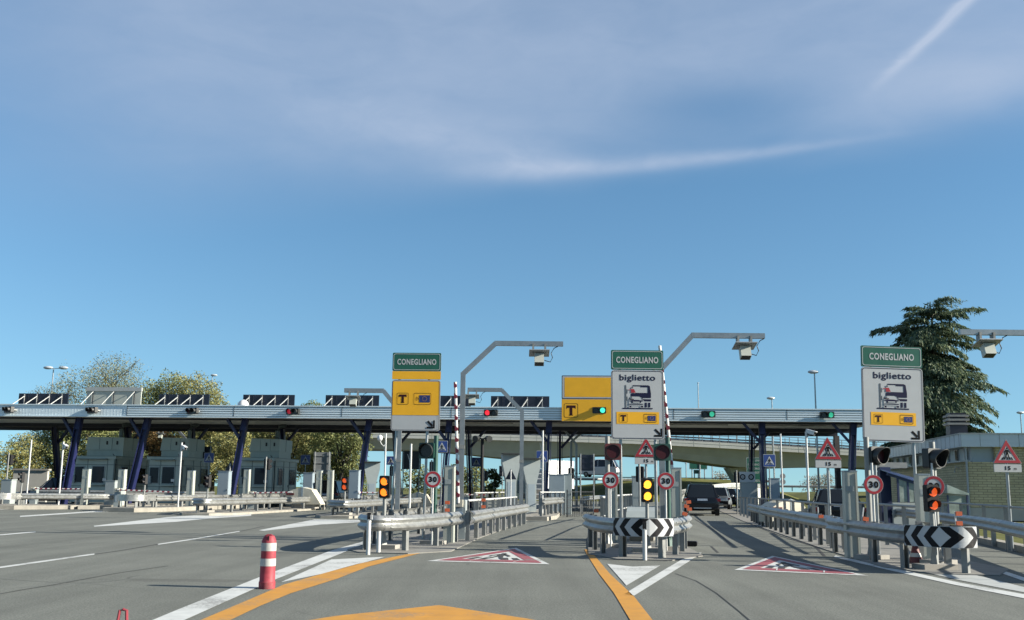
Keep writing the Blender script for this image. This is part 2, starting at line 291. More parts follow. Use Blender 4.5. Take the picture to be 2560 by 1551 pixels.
class MB:
    def __init__(s): s.v = []; s.f = []; s.m = []; s.mats = []
    def mi(s, m):
        if m not in s.mats: s.mats.append(m)
        return s.mats.index(m)
    def add(s, vs, fs, m):
        o = len(s.v); i = s.mi(m); s.v += [tuple(v) for v in vs]
        for f in fs: s.f.append(tuple(o + k for k in f)); s.m.append(i)
        return s
    def box(s, c, d, m, rz=0, M=None):
        x, y, z = d[0] / 2, d[1] / 2, d[2] / 2; c = Vector(c)
        vs = [Vector((a * x, b * y, e * z)) for e in (-1, 1) for b in (-1, 1) for a in (-1, 1)]
        if M is None: M = Matrix.Rotation(rz, 3, 'Z')
        return s.add([c + M @ v for v in vs], [(0, 2, 3, 1), (4, 5, 7, 6), (0, 1, 5, 4), (2, 6, 7, 3), (0, 4, 6, 2), (1, 3, 7, 5)], m)
    def bar(s, p0, p1, w, h, m):   # rectangular bar between two points
        p0 = Vector(p0); p1 = Vector(p1); d = p1 - p0; L = d.length; d.normalize()
        up = Vector((0, 0, 1)) if abs(d.z) < .95 else Vector((0, 1, 0))
        x = d.cross(up).normalized(); z = x.cross(d).normalized(); M = Matrix((x, d, z)).transposed()
        return s.box((p0 + p1) / 2, (w, L, h), m, M=M)
    def cyl(s, p0, p1, r0, m, r1=None, n=10, cap=True):
        p0 = Vector(p0); p1 = Vector(p1); r1 = r0 if r1 is None else r1; d = (p1 - p0).normalized()
        up = Vector((0, 0, 1)) if abs(d.z) < .95 else Vector((1, 0, 0)); x = d.cross(up).normalized(); y = d.cross(x)
        vs = []
        for p, r in ((p0, r0), (p1, r1)):
            for k in range(n): a = 2 * PI * k / n; vs.append(p + x * (r * math.cos(a)) + y * (r * math.sin(a)))
        fs = [(k, k + n, (k + 1) % n + n, (k + 1) % n) for k in range(n)]
        if cap: fs += [tuple(range(n)), tuple(reversed(range(n, 2 * n)))]
        return s.add(vs, fs, m)
    def tube(s, pts, r, m, n=8):
        pts = [Vector(p) for p in pts]; rings = []; vs = []
        for i, p in enumerate(pts):
            d = (pts[min(i + 1, len(pts) - 1)] - pts[max(i - 1, 0)]).normalized()
            up = Vector((0, 0, 1)) if abs(d.z) < .9 else Vector((1, 0, 0)); x = d.cross(up).normalized(); y = d.cross(x)
            rr = r[i] if isinstance(r, (list, tuple)) else r
            for k in range(n): a = 2 * PI * k / n; vs.append(p + x * (rr * math.cos(a)) + y * (rr * math.sin(a)))
        fs = [(i * n + k, (i + 1) * n + k, (i + 1) * n + (k + 1) % n, i * n + (k + 1) % n) for i in range(len(pts) - 1) for k in range(n)]
        fs += [tuple(range(n)), tuple(reversed(range((len(pts) - 1) * n, len(pts) * n)))]
        return s.add(vs, fs, m)
    def prism(s, pts, y0, y1, m, axis='y'):   # 2D outline (a,b) extruded
        def P(a, b, c): return (a, c, b) if axis == 'y' else ((c, a, b) if axis == 'x' else (a, b, c))
        n = len(pts); vs = [P(a, b, y0) for a, b in pts] + [P(a, b, y1) for a, b in pts]
        fs = [tuple(range(n)), tuple(reversed(range(n, 2 * n)))] + [(k, (k + 1) % n, (k + 1) % n + n, k + n)[::-1] for k in range(n)]
        return s.add(vs, fs, m)
    def flat(s, pts, m, xf, lay=0): return s.add([xf(a, b, lay) for a, b in pts], [tuple(range(len(pts)))], m)
    def ring(s, out, inn, m, xf, lay=0):
        n = len(out); return s.add([xf(a, b, lay) for a, b in out] + [xf(a, b, lay) for a, b in inn], [(k, (k + 1) % n, (k + 1) % n + n, k + n) for k in range(n)], m)
    def text(s, t, cx, z, w, h, m, xf, lay=0, bold=0.02):
        v, f = textmesh(t, bold); return s.add([xf(cx + a * w, z + b * h, lay) for a, b in v], f, m)
    def ball(s, c, r, m, nu=12, nv=8, z0=-1.0):
        c = Vector(c); rx, ry, rz = r if isinstance(r, (tuple, list)) else (r, r, r); vs = []; t0 = math.acos(-z0)
        for j in range(nv + 1):
            t = PI - (PI - 0) * j / nv
            if z0 > -1: t = math.acos(max(-1, min(1, z0))) * (1 - j / nv)
            for i in range(nu): a = 2 * PI * i / nu; vs.append(c + Vector((rx * math.sin(t) * math.cos(a), ry * math.sin(t) * math.sin(a), rz * math.cos(t))))
        fs = [(j * nu + i, j * nu + (i + 1) % nu, (j + 1) * nu + (i + 1) % nu, (j + 1) * nu + i) for j in range(nv) for i in range(nu)]
        return s.add(vs, fs, m)
    def hood(s, c, r, ln, m, d=(0, -1, 0), a0=-25, a1=205, tk=.012, slope=.35, n=14):   # lamp visor: part tube, longer above
        c = Vector(c); d = Vector(d).normalized(); x = Vector((0, 0, 1)).cross(d).normalized(); x = -x; up = Vector((0, 0, 1)); vs = []
        for rr in (r, r - tk):
            for k in range(n + 1):
                a = R(a0 + (a1 - a0) * k / n); o = x * (rr * math.cos(a)) + up * (rr * math.sin(a)); l = ln * (1 - slope * (1 - max(0, math.sin(a))))
                vs += [c + o, c + o + d * l]
        k2 = 2 * (n + 1); fs = []
        for k in range(n):
            a, b = 2 * k, 2 * k + 2
            fs += [(a, b, b + 1, a + 1), (k2 + a, k2 + a + 1, k2 + b + 1, k2 + b), (a + 1, b + 1, k2 + b + 1, k2 + a + 1)]
        return s.add(vs, fs, m)
    def build(s, name, parent=None, smooth=False, loc=None):
        me = bpy.data.meshes.new(name); me.from_pydata(s.v, [], s.f)
        for m in s.mats: me.materials.append(m)
        me.polygons.foreach_set('material_index', s.m)
        if smooth:
            me.polygons.foreach_set('use_smooth', [True] * len(s.f))
            try: me.set_sharp_from_angle(angle=R(38))
            except Exception: pass
        me.update(); o = bpy.data.objects.new(name, me); COL.objects.link(o)
        if parent: o.parent = parent
        if loc: o.location = loc
        return o

def rr(cx, cz, w, h, r, n=5):
    o = []
    for sx, sz, a0 in ((1, 1, 0), (-1, 1, 90), (-1, -1, 180), (1, -1, 270)):
        for k in range(n + 1):
            a = R(a0 + 90 * k / n); o.append((cx + sx * (w / 2 - r) + r * math.cos(a), cz + sz * (h / 2 - r) + r * math.sin(a)))
    return o
def circ(cx, cz, r, n=28): return [(cx + r * math.cos(2 * PI * k / n), cz + r * math.sin(2 * PI * k / n)) for k in range(n)]
def rect(x0, z0, x1, z1): return [(x0, z0), (x1, z0), (x1, z1), (x0, z1)]

def thing(name, label, cat, loc=(0, 0, 0), rz=0, group=None):
    o = bpy.data.objects.new(name, None); COL.objects.link(o); o.empty_display_size = .2
    o.location = loc; o.rotation_euler = (0, 0, rz); tag(o, label, cat, group); return o
def tag(o, label, cat, group=None):
    o['label'] = label; o['category'] = cat
    if group: o['group'] = group
    return o
def struct(o): o['kind'] = 'structure'; return o
KIDS = {}
def dup(root, loc, rz=0, label=None, group=None, scale=None):
    def cp(o, par):
        c = o.copy(); COL.objects.link(c); c.parent = par
        for ch in o.children: cp(ch, c)
        return c
    r = cp(root, None); r.location = loc; r.rotation_euler = (0, 0, rz)
    if label: r['label'] = label
    if group: r['group'] = group
    if scale: r.scale = (scale,) * 3
    return r
PROTO = {}
def put(key, fn, loc, rz, label, group=None, scale=None):   # first call builds and moves, later calls copy
    if key in PROTO: return dup(PROTO[key], loc, rz, label, group, scale)
    o = fn(label, group); o.location = loc; o.rotation_euler = (0, 0, rz)
    if scale: o.scale = (scale,) * 3
    PROTO[key] = o; return o
def spline(pts, n=6):
    P = [Vector((*p, 0)) if len(p) == 2 else Vector(p) for p in pts]
    if len(P) < 3: return P
    Q = [P[0] * 2 - P[1]] + P + [P[-1] * 2 - P[-2]]; o = []
    for i in range(1, len(Q) - 2):
        a, b, c, d = Q[i - 1:i + 3]
        for k in range(n):
            t = k / n; o.append(.5 * ((2 * b) + (c - a) * t + (2 * a - 5 * b + 4 * c - d) * t * t + (3 * b - a - 3 * c + d) * t ** 3))
    return o + [P[-1]]
# ------------------------------------------------------------------ builders
def vxf(y=0.0): return lambda a, b, l: (a, y - .004 * l, b)
WB = [(0, .155), (.02, .145), (.075, .095), (.08, .065), (.025, .02), (.018, 0), (.025, -.02), (.08, -.065), (.075, -.095), (.02, -.145), (0, -.155)]
def guardrail(label, pts, top=.80, side=1, step=1.9, zg=0.0, chev=None, group='guardrails around the toll islands', posts=True, postm=None, flat=False, smooth=6, skip=()):
    P = spline(pts, smooth) if len(pts) > 2 else [Vector((*p, 0)) for p in pts]
    P = [Vector((q.x, q.y, 0)) for q in P]; o0 = P[0].copy(); t = thing('guardrail', label, 'guardrail', o0, 0, group)
    t.location.z = zg; T = []; Nn = []
    for i in range(len(P)):
        d = (P[min(i + 1, len(P) - 1)] - P[max(i - 1, 0)]); d.z = 0; d.normalize(); T.append(d); Nn.append(Vector((d.y, -d.x, 0)) * side)
    zc = top - .155; mb = MB(); prof = [(.02, .155), (.02, -.155)] if flat else WB
    loop = prof + [(a - .006, b) for a, b in reversed(prof)]; n = len(loop); vs = []
    for p, q in zip(P, Nn):
        for a, b in loop: v = p - o0 + q * a; vs.append((v.x, v.y, zc + b))
    fs = [(i * n + k, i * n + (k + 1) % n, (i + 1) * n + (k + 1) % n, (i + 1) * n + k) for i in range(len(P) - 1) for k in range(n)]
    fs += [tuple(range(n)), tuple(reversed(range((len(P) - 1) * n, len(P) * n)))]
    mb.add(vs, fs, GALV)
    S_ = [0.0]
    for i in range(1, len(P)): S_.append(S_[-1] + (P[i] - P[i - 1]).length)
    def pos(s):
        s = max(0, min(S_[-1], s))
        for i in range(1, len(P)):
            if S_[i] >= s:
                f = (s - S_[i - 1]) / max(1e-6, S_[i] - S_[i - 1]); nn = Nn[i - 1].lerp(Nn[i], f).normalized(); tt = T[i - 1].lerp(T[i], f).normalized()
                return P[i - 1].lerp(P[i], f) - o0, nn, tt
        return P[-1] - o0, Nn[-1], T[-1]
    # splice plates with bolts, every 4 m
    s = 1.2
    while s < S_[-1] - .3:
        p, q, tt = pos(s)
        for a, b in ((.084, .08), (.084, -.08)):
            v = p + q * a; mb.box((v.x, v.y, zc + b), (.02, .06, .02), GALVP, rz=math.atan2(tt.y, tt.x) + PI / 2)
        if not flat:
            vs = []
            for k in (-.15, .15):
                pp, qq, _ = pos(s + k)
                for a, b in WB: v = pp + qq * (a + .005); vs.append((v.x, v.y, zc + b))
            m_ = len(WB); mb.add(vs, [(i, i + 1, i + 1 + m_, i + m_) for i in range(m_ - 1)], GALV)
        s += 4.0
    mb.build('rail', t, True)
    if posts:
        nP = max(2, int(round(S_[-1] / step)) + 1); k0 = .12; pm = None
        for i in range(nP):
            if i in skip: continue
            p, q, tt = pos(k0 + (S_[-1] - 2 * k0) * i / (nP - 1))
            if pm is None:
                b = MB(); h = top + .01
                b.prism([(-.06, -.05), (.06, -.05), (.06, -.035), (-.045, -.035), (-.045, .035), (.06, .035), (.06, .05), (-.06, .05)], 0, h, postm or GALVP, axis='z')
                b.box((.0, 0, zc), (.04, .14, .2), postm or GALVP)
                c = b.build('post', t); pm = c
            else: c = pm.copy(); COL.objects.link(c); c.parent = t
            v = p - q * .09; c.location = v; c.rotation_euler = (0, 0, math.atan2(tt.y, tt.x))
    if chev:
        s0, half, band = chev[:3]; hr = chev[3] if len(chev) > 3 else 1.0; hz = .165; k = .145 / hz
        if isinstance(s0, tuple): c0 = Vector((*s0, 0)); j = min(range(len(P)), key=lambda i: (P[i] - c0).length); s0 = S_[j]
        def strip(sgn, q0, q1, m, mbx, off):
            for z0, z1 in [(-hz + hz * r_ / 7, -hz + hz * (r_ + 1) / 7) for r_ in range(14)]:
                def lim(z, q): return max(0.0, min(half if sgn < 0 else half * hr, q + k * (hz - abs(z))))
                nS = 5
                for j in range(nS):
                    vs = []
                    for z, f in ((z0, j / nS), (z0, (j + 1) / nS), (z1, (j + 1) / nS), (z1, j / nS)):
                        a, b = lim(z, q0), lim(z, q1); sv = s0 + sgn * (a + (b - a) * f); p, nn, _ = pos(sv); v = p + nn * off; vs.append((v.x, v.y, zc + z))
                    mbx.add(vs, [(0, 1, 2, 3)], m)
        mbx = MB()
        for sgn in (-1, 1):
            strip(sgn, -.15, 0, SWHITE, mbx, .110); q = 0; i = 0
            while q < half:
                strip(sgn, q, q + band, SBLACK if i % 2 == 0 else SWHITE, mbx, .110); q += band; i += 1
        vs = []
        nS = 40
        for off in (.094, .100):
            for i in range(nS + 1):
                p, nn, _ = pos(s0 - half - .012 + (half + half * hr + .024) * i / nS)
                for z in (-hz - .008, hz + .008): v = p + nn * off; vs.append((v.x, v.y, zc + z))
        m_ = 2 * (nS + 1); fs = []
        for i in range(nS):
            a = 2 * i; fs += [(a, a + 1, a + 3, a + 2), (m_ + a, m_ + a + 2, m_ + a + 3, m_ + a + 1), (a, a + 2, m_ + a + 2, m_ + a), (a + 1, m_ + a + 1, m_ + a + 3, a + 3)]
        mbx.add(vs, fs, ALU); mbx.build('chevron_board', t)
    return t

def pipe_railing(label, pts, h=1.0, n=8, m=None, mid=False, rr_=.03, zg=0, group='pipe railings along the toll islands', flatpost=True):
    m = m or WPOLE; P = [Vector((*p, 0)) for p in pts]; o0 = P[0].copy(); o0.z = zg
    t = thing('pipe_railing', label, 'railing', o0, 0, group); b = MB()
    b.tube([(p - P[0]) + Vector((0, 0, h)) for p in P], rr_, m)
    if mid: b.tube([(p - P[0]) + Vector((0, 0, h * .55)) for p in P], rr_ * .7, m)
    b.build('handrail', t, True); seg = [0]
    for i in range(1, len(P)): seg.append(seg[-1] + (P[i] - P[i - 1]).length)
    pm = None
    for k in range(n):
        s = seg[-1] * k / (n - 1)
        for i in range(1, len(P)):
            if seg[i] >= s - 1e-6: p = P[i - 1].lerp(P[i], (s - seg[i - 1]) / (seg[i] - seg[i - 1])); d = P[i] - P[i - 1]; break
        if pm is None:
            c = MB().box((0, 0, h / 2), (.035, .09 if flatpost else .035, h), GALVP if flatpost else m).box((0, 0, .01), (.12, .12, .02), GALVP).build('post', t); pm = c
        else: c = pm.copy(); COL.objects.link(c); c.parent = t
        c.location = p - P[0]; c.rotation_euler = (0, 0, math.atan2(d.y, d.x))
    return t

def draw_t(b, xf, cx, cz, s, lay):   # boxed T mark
    b.ring(rr(cx, cz, s, s, s * .12), rr(cx, cz, s * .94, s * .94, s * .1), TRED, xf, lay)
    b.flat(rect(cx - s * .33, cz + s * .18, cx + s * .33, cz + s * .36), TRED, xf, lay)
    b.flat(rect(cx - s * .10, cz - s * .36, cx + s * .10, cz + s * .18), TRED, xf, lay)
    for sx in (-1, 1): b.flat([(cx + sx * s * .33, cz + s * .18), (cx + sx * s * .33, cz + s * .10), (cx + sx * s * .25, cz + s * .18)], TRED, xf, lay)
    b.flat(rect(cx - s * .15, cz - s * .36, cx + s * .15, cz - s * .31), TRED, xf, lay)
def draw_eu(b, xf, cx, cz, w, h, lay):   # boxed radio waves and blue flag
    b.ring(rr(cx, cz, w, h, h * .12), rr(cx, cz, w - .018, h - .018, h * .1), TRED, xf, lay)
    fx = cx + w * .13; b.flat(rect(fx - w * .31, cz - h * .31, fx + w * .31, cz + h * .31), EUBLUE, xf, lay)
    for k in range(12):
        a = PI * k / 6; b.flat(circ(fx + h * .19 * math.cos(a), cz + h * .19 * math.sin(a), h * .022, 6), SYEL, xf, lay + 1)
    for i, r in enumerate((.10, .17, .24)):
        p = [R(180 - 42 + 84 * k / 6) for k in range(7)]; x0 = cx - w * .18
        o = [(x0 + h * r * 1.2 * math.cos(a), cz + h * r * 1.2 * math.sin(a)) for a in p]; q = [(x0 + h * (r - .03) * 1.2 * math.cos(a), cz + h * (r - .03) * 1.2 * math.sin(a)) for a in p]
        b.add([xf(*u, lay) for u in o] + [xf(*u, lay) for u in q], [(k, k + 1, k + 8, k + 7) for k in range(6)], TRED)
def draw_arrow(b, xf, tx, tz, s, lay):   # down-right arrow, tip at tx,tz
    w = s * .22
    b.flat([(tx - w, tz + s), (tx, tz + s), (tx, tz), (tx - w, tz + w)], SBLACK, xf, lay)
    b.flat([(tx - s, tz), (tx, tz), (tx - w, tz + w), (tx - s, tz + w)], SBLACK, xf, lay)
    q = w * .42; b.flat([(tx - s * .98 - q * .2, tz + s * .80), (tx - s * .80, tz + s * .98), (tx - w * .9, tz + w * 1.75), (tx - w * 1.75, tz + w * .9)], SBLACK, xf, lay)
def walker(b, xf, m, lay, cx=0, cz=0, s=1.0):   # pedestrian on a zebra crossing
    def P(l): return [(cx + a * s, cz + c * s) for a, c in l]
    b.flat(P(circ(0.0, .90, .075, 12)), m, xf, lay)
    for q in ([(-.10, .80), (.09, .80), (.10, .48), (-.08, .48)], [(-.10, .80), (-.02, .74), (-.20, .54), (-.19, .42), (-.26, .42), (-.28, .56)], [(.09, .80), (.02, .72), (.17, .56), (.23, .44), (.29, .48), (.24, .60)],
              [(-.08, .50), (.03, .48), (-.10, .20), (-.22, .02), (-.31, .06), (-.18, .26)], [(.0, .48), (.10, .50), (.15, .28), (.27, .04), (.19, 0), (.06, .24)]): b.flat(P(q), m, xf, lay)
def zebra(b, xf, m, lay, cx=0, cz=0, s=1.0):
    for x, sl in ((-.52, .16), (-.27, .08), (0, 0), (.27, -.08), (.52, -.16)):
        b.flat([(cx + (x - .07) * s, cz), (cx + (x + .07) * s, cz), (cx + (x + .05 + sl) * s, cz + .26 * s), (cx + (x - .05 + sl) * s, cz + .26 * s)], m, xf, lay)

def lane_sign(label, loc, rz, zb, kind, posts, postx, lean=0, W=1.25):
    t = thing('lane_sign', label, 'sign', loc, rz, 'tall lane signs on the island noses'); xf = vxf(-.03)
    gh = .46; gb = 1.602; hp = 1.595
    p = MB(); p.prism(rr(0, zb + hp / 2, W, hp, .07), -.03, .0, ALU); f = xf
    if kind == 'ticket':
        U = lambda x: (x - 665) / 332; Vv = lambda z: zb + (868 - z) / 332
        p.flat(rr(0, zb + hp / 2, W - .004, hp - .004, .07), SWHITE, f, 1); p.ring(rr(0, zb + hp / 2, W - .035, hp - .035, .06), rr(0, zb + hp / 2, W - .06, hp - .06, .05), NAVY, f, 2)
        p.text('biglietto', 0, Vv(434), .83, .185, NAVY, f, 2, .018)
        def q(pts, m, l=2): p.flat([(U(a), Vv(c)) for a, c in pts], m, f, l)
        GP = mat('sign_grey', (.10, .12, .14), .4)
        q(rect(568, 455, 579, 627), GP); q(rect(581, 487, 588, 520), GP); q(rect(581, 543, 588, 576), GP)
        q([(628, 455), (748, 455), (760, 462), (768, 515), (768, 552), (614, 552), (614, 520), (655, 514), (744, 514), (744, 470), (690, 470), (690, 463), (628, 463)], NAVY)
        q([(700, 562), (768, 562), (768, 577), (700, 577)], NAVY); q(rect(720, 588, 736, 624), NAVY); q(rect(746, 588, 762, 624), NAVY)
        q([(617, 485), (638, 485), (651, 513), (614, 513)], SRED, 3); q([(594, 490), (618, 485), (618, 491), (595, 495)], SRED, 3); p.flat(circ(U(624), Vv(474), .022, 12), GP, f, 3)
        q([(604, 566), (612, 545), (628, 538), (678, 538), (694, 546), (706, 570), (714, 574), (714, 612), (598, 612), (598, 574)], SWHITE, 3)
        q([(614, 545), (628, 536), (680, 536), (697, 544), (709, 570), (703, 570), (692, 547), (678, 541), (630, 541)], NAVY, 4)
        q([(600, 574), (640, 568), (668, 568), (709, 574), (709, 578), (690, 580), (690, 592), (617, 592), (617, 580), (600, 578)], NAVY, 4); q(rect(628, 582, 680, 590), SWHITE, 5)
        q(rect(601, 598, 708, 604), NAVY, 4); q(rect(602, 612, 616, 626), NAVY, 4); q(rect(690, 612, 706, 626), NAVY, 4); p.flat(circ(U(618), Vv(553), .018, 10), GP, f, 4)
        q([(597, 555), (612, 561), (636, 560), (636, 567), (612, 568), (597, 559)], TRED, 4)
        q(rect(548, 629, 780, 638), NAVY)
        q(rect(502, 660, 828, 752), SYEL, 2); draw_t(p, f, U(555), Vv(707), .195, 3); draw_eu(p, f, U(759), Vv(707), .29, .195, 3)
        draw_arrow(p, f, U(852), Vv(847), .19, 2)
    else:
        U = lambda x: (x - 628) / 306; Vv = lambda z: zb + (802 - z) / 306; hp2 = 1.27
        p = MB(); p.prism(rr(0, zb + hp2 / 2, W, hp2, .07), -.03, .0, ALU)
        p.flat(rr(0, zb + hp2 / 2, W - .004, hp2 - .004, .07), SWHITE, f, 1); p.ring(rr(0, zb + hp2 / 2, W - .035, hp2 - .035, .06), rr(0, zb + hp2 / 2, W - .055, hp2 - .055, .05), NAVY, f, 3)
        p.flat(rect(-W / 2 + .03, Vv(683), W / 2 - .03, Vv(426)), SYEL, f, 2)
        draw_t(p, f, U(528), Vv(558), .29, 3); draw_eu(p, f, U(678), Vv(558), .43, .29, 3); draw_arrow(p, f, U(777), Vv(782), .2, 3)
    p.build('lane_panel', t)
    if kind != 'ticket':
        y = MB(); y.prism(rr(0, zb + 1.385, W, .205, .01), -.03, 0, ALU); y.flat(rr(0, zb + 1.385, W - .004, .2, .01), SYEL, f, 1); y.build('plain_yellow_panel', t)
        gb = 1.492
    g = MB(); g.prism(rr(0, zb + gb + gh / 2, W, gh, .03), -.03, 0, ALU); g.flat(rr(0, zb + gb + gh / 2, W - .004, gh - .004, .03), SGREEN, f, 1)
    g.ring(rr(0, zb + gb + gh / 2, W - .05, gh - .05, .05), rr(0, zb + gb + gh / 2, W - .075, gh - .075, .045), SWHITE, f, 2)
    g.text('CONEGLIANO', 0, zb + gb + .155, .98, .15, SWHITE, f, 2, .03); g.build('place_name_panel', t)
    for i, x in enumerate(postx):
        MB().cyl((x + posts[i], .06, 0), (x, .06, zb + gb + gh - .05), .035, POLE, n=10).box((x + posts[i], .06, .01), (.2, .2, .02), GALVP).build('post', t, True)
    c = MB()
    for z in (zb + .15, zb + .9, zb + 1.8): c.box((0, .015, z), (W - .1, .03, .05), ALU)
    c.build('rear_rails', t); return t

def speed_sign(label, loc, rz, zc, d=.40, post=True, pz=None, group='round thirty limit signs', px=0, offy=0.0):
    t = thing('speed_limit_sign', label, 'road sign', loc, rz, group); f = vxf(-.045); b = MB(); b.prism(circ(0, zc, d / 2), -.045, -.02, ALU); b.flat(circ(0, zc, d / 2 - .002), SWHITE, f, 1)
    b.ring(circ(0, zc, d / 2 * .96), circ(0, zc, d / 2 * .70), SRED, f, 2); b.text('30', 0, zc - d * .17, d * .50, d * .34, SBLACK, f, 2, .05); b.build('sign_disc', t)
    if post:
        MB().cyl((px, 0.01, 0), (px, 0.01, pz or zc + .2), .022, WPOLE).build('post', t, True)
    MB().box((0, -.005, zc), (.1, .03, .05), GALVP).build('clamp', t); return t
def crossing_warning(label, loc, zb, rz=0):   # triangle with plate "15 m"; zb = plate bottom
    t = thing('crossing_warning_sign', label, 'road sign', loc, rz, 'red triangle crossing signs with distance plates'); f = vxf(-.045); b = MB(); W = .66; h = .55; z0 = zb + .20
    def tri(k, dz=0): return [(-W / 2 * k, z0 + h / 3 - h / 3 * k + dz), (W / 2 * k, z0 + h / 3 - h / 3 * k + dz), (0, z0 + h / 3 + 2 * h / 3 * k + dz)]
    b.prism(tri(1), -.045, -.02, ALU); b.flat(tri(.995), SWHITE, f, 1); b.ring(tri(.96), tri(.62), SRED, f, 2)
    zebra(b, f, SBLACK, 2, 0, z0 + h * .15, .24); walker(b, f, SBLACK, 3, 0, z0 + h * .15, .29); b.build('triangle_panel', t)
    q = MB(); q.prism(rr(0, zb + .09, W * .96, .18, .015), -.045, -.02, ALU); q.flat(rr(0, zb + .09, W * .955, .175, .015), SWHITE, f, 1); q.text('15', -.0, zb + .045, .125, .095, SBLACK, f, 2, .04); q.text('m', .17, zb + .05, .06, .045, SBLACK, f, 2, .02); q.build('distance_plate', t)
    MB().cyl((0, .01, 0), (0, .01, z0 + h * .8), .035, POLE).cyl((0, .01, 0), (0, .01, .03), .09, GALVP).build('post', t, True); return t
def blue_crossing(label, loc, zc, s=.62, rz=0, dark=False, back=False):
    t = thing('crossing_sign', label, 'road sign', loc, rz, 'blue square crossing signs'); f = vxf(-.045); b = MB(); b.prism(rr(0, zc, s, s, .03), -.045, -.02, ALU)
    b.flat(rr(0, zc, s - .004, s - .004, .03), SWHITE, f, 1); b.flat(rr(0, zc, s - .04, s - .04, .025), BLUE, f, 2)
    b.flat([(-s * .38, zc - s * .33), (s * .38, zc - s * .33), (0, zc + s * .36)], SWHITE, f, 3); zebra(b, f, BLUE, 4, 0, zc - s * .32, s * .48); walker(b, f, SBLACK, 5, 0, zc - s * .3, s * .5); b.build('sign_panel', t)
    MB().cyl((0, .01, 0), (0, .01, zc + s * .45), .03, POLE).build('post', t, True); return t

def twin_signal(label, loc, rz, zc, lamp, block=True, pole=GALVP, group='twin lamp signals on the island noses', s=1.0):
    t = thing('twin_lamp_signal', label, 'traffic light', loc, rz, group); b = MB(); w, h = .26 * s, .56 * s
    b.prism(rr(0, zc, w, h, .03), -.04, .10, BLACKP); b.build('housing', t)
    for dz in (.135 * s, -.135 * s):
        MB().prism(circ(0, zc + dz, .098 * s, 20), -.048, -.03, lamp).build('lens', t)
        MB().hood((0, -.04, zc + dz), .108 * s, .17 * s, BLACKP).build('visor', t, True)
    MB().cyl((0, .03, .02), (0, .03, zc - h / 2 + .02), .04, pole).cyl((0, .03, 0), (0, .03, .35), .10, pole, r1=.042, n=4).build('pole', t, True)
    if block: MB().box((0, .03, .05), (.62, .42, .10), CONC).build('foot_block', t)
    return t
def big_signal(label, loc, rz, px, zl, ztop, lens, hous, polem, side, foot=True, hood=.10, square=True):
    # pole at local x=0; round head offset sideways by px
    t = thing('lane_signal', label, 'traffic light', loc, rz, 'large round lane signals'); b = MB()
    b.prism(rr(px, zl, .37, .37, .04), -.06, .08, hous)
    b.box((px * .5, .03, zl + .12), (abs(px) + .05, .05, .05), hous); b.box((px * .5, .03, zl - .12), (abs(px) + .05, .05, .05), hous); b.build('housing', t)
    MB().prism(circ(px, zl, .15, 24), -.07, -.05, lens).build('lens', t); MB().hood((px, -.06, zl), .168, hood, DARKG, a0=-200, a1=160, slope=.5, n=24).build('visor', t, True)
    MB().cyl((0, .05, 0), (0, .05, ztop), .055, polem).cyl((0, .05, 0), (0, .05, .3), .14, polem, r1=.056, n=4).build('pole', t, True)
    if foot: MB().box((0, .05, .05), (.55, .4, .1), CONC).build('foot_block', t)
    return t
def canopy_signal(label, loc, rz, lit):   # two horizontal lamps; local origin at centre on the fascia
    t = thing('canopy_signal', label, 'traffic light', loc, rz, 'twin lamp signals on the canopy edge'); MB().prism(rr(0, 0, .80, .37, .05), -.2, 0, DARKG).build('housing', t)
    MB().box((.0, .12, 0), (.5, .3, .06), GALVP).build('bracket', t)
    for x, m in zip((-.19, .19), lit):
        MB().prism(circ(x, 0, .145, 20), -.215, -.19, m).build('lens', t); MB().hood((x, -.2, 0), .16, .22, DARKG).build('visor', t, True)
    return t
def gantry(label, loc, rz, ph, ah, bend, arm, out, boxx, box=True, r=.075, m=None):   # square tube mast: vertical to ph, slanting to (bend, ah), arm on to arm
    t = thing('antenna_gantry', label, 'gantry', loc, rz, 'bent tube antenna gantries'); m = m or POLE; sg = 1 if arm > 0 else -1
    b = MB(); b.bar((0, 0, 0), (0, 0, ph), 2 * r, 2 * r, m); b.box((0, 0, .015), (.35, .35, .03), GALVP); b.box((0, -.0, ph * .55), (2 * r + .02, 2 * r + .02, .1), GALVP); b.build('mast', t)
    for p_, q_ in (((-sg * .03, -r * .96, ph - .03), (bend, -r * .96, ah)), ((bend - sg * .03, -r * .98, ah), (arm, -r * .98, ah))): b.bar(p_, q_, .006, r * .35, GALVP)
    a = MB(); a.bar((-sg * .03, 0, ph - .03), (bend, 0, ah), 2 * r * .95, 2 * r * .95, m); a.bar((bend - sg * .03, 0, ah), (arm, 0, ah), 2 * r * .97, 2 * r * .97, m); a.build('arm', t)
    if box:
        q = MB()
        for dx in (-.16, .16): q.box((boxx + dx, 0, ah - r - .04), (.05, .2, .2), GALVP); q.bar((boxx + dx, -.05, ah - r - .1), (boxx + dx, -.1, ah - r - .22), .03, .03, GALVP)
        q.box((boxx, -.05, ah - r - .19), (.54, .5, .02), ALU, M=Matrix.Rotation(R(-14), 3, 'X')); q.build('bracket', t)
        k = MB(); k.box((boxx, -.08, ah - r - .37), (.25, .22, .28), CABIN, M=Matrix.Rotation(R(-22), 3, 'X')); k.box((boxx, -.135, ah - r - .485), (.22, .20, .03), DARKG, M=Matrix.Rotation(R(-22), 3, 'X')); k.build('antenna', t)
        c = MB(); c.tube([(boxx + .14, 0, ah - r - .38), (boxx + .3, .02, ah - r - .42), (boxx + .36, .02, ah - r - .3), (boxx + .32, .02, ah - r - .18), (boxx + .4, 0, ah - r - .05), (boxx + .5, 0, ah - r)], .012, BLACKP, 6)
        c.build('cable', t, True)
    return t
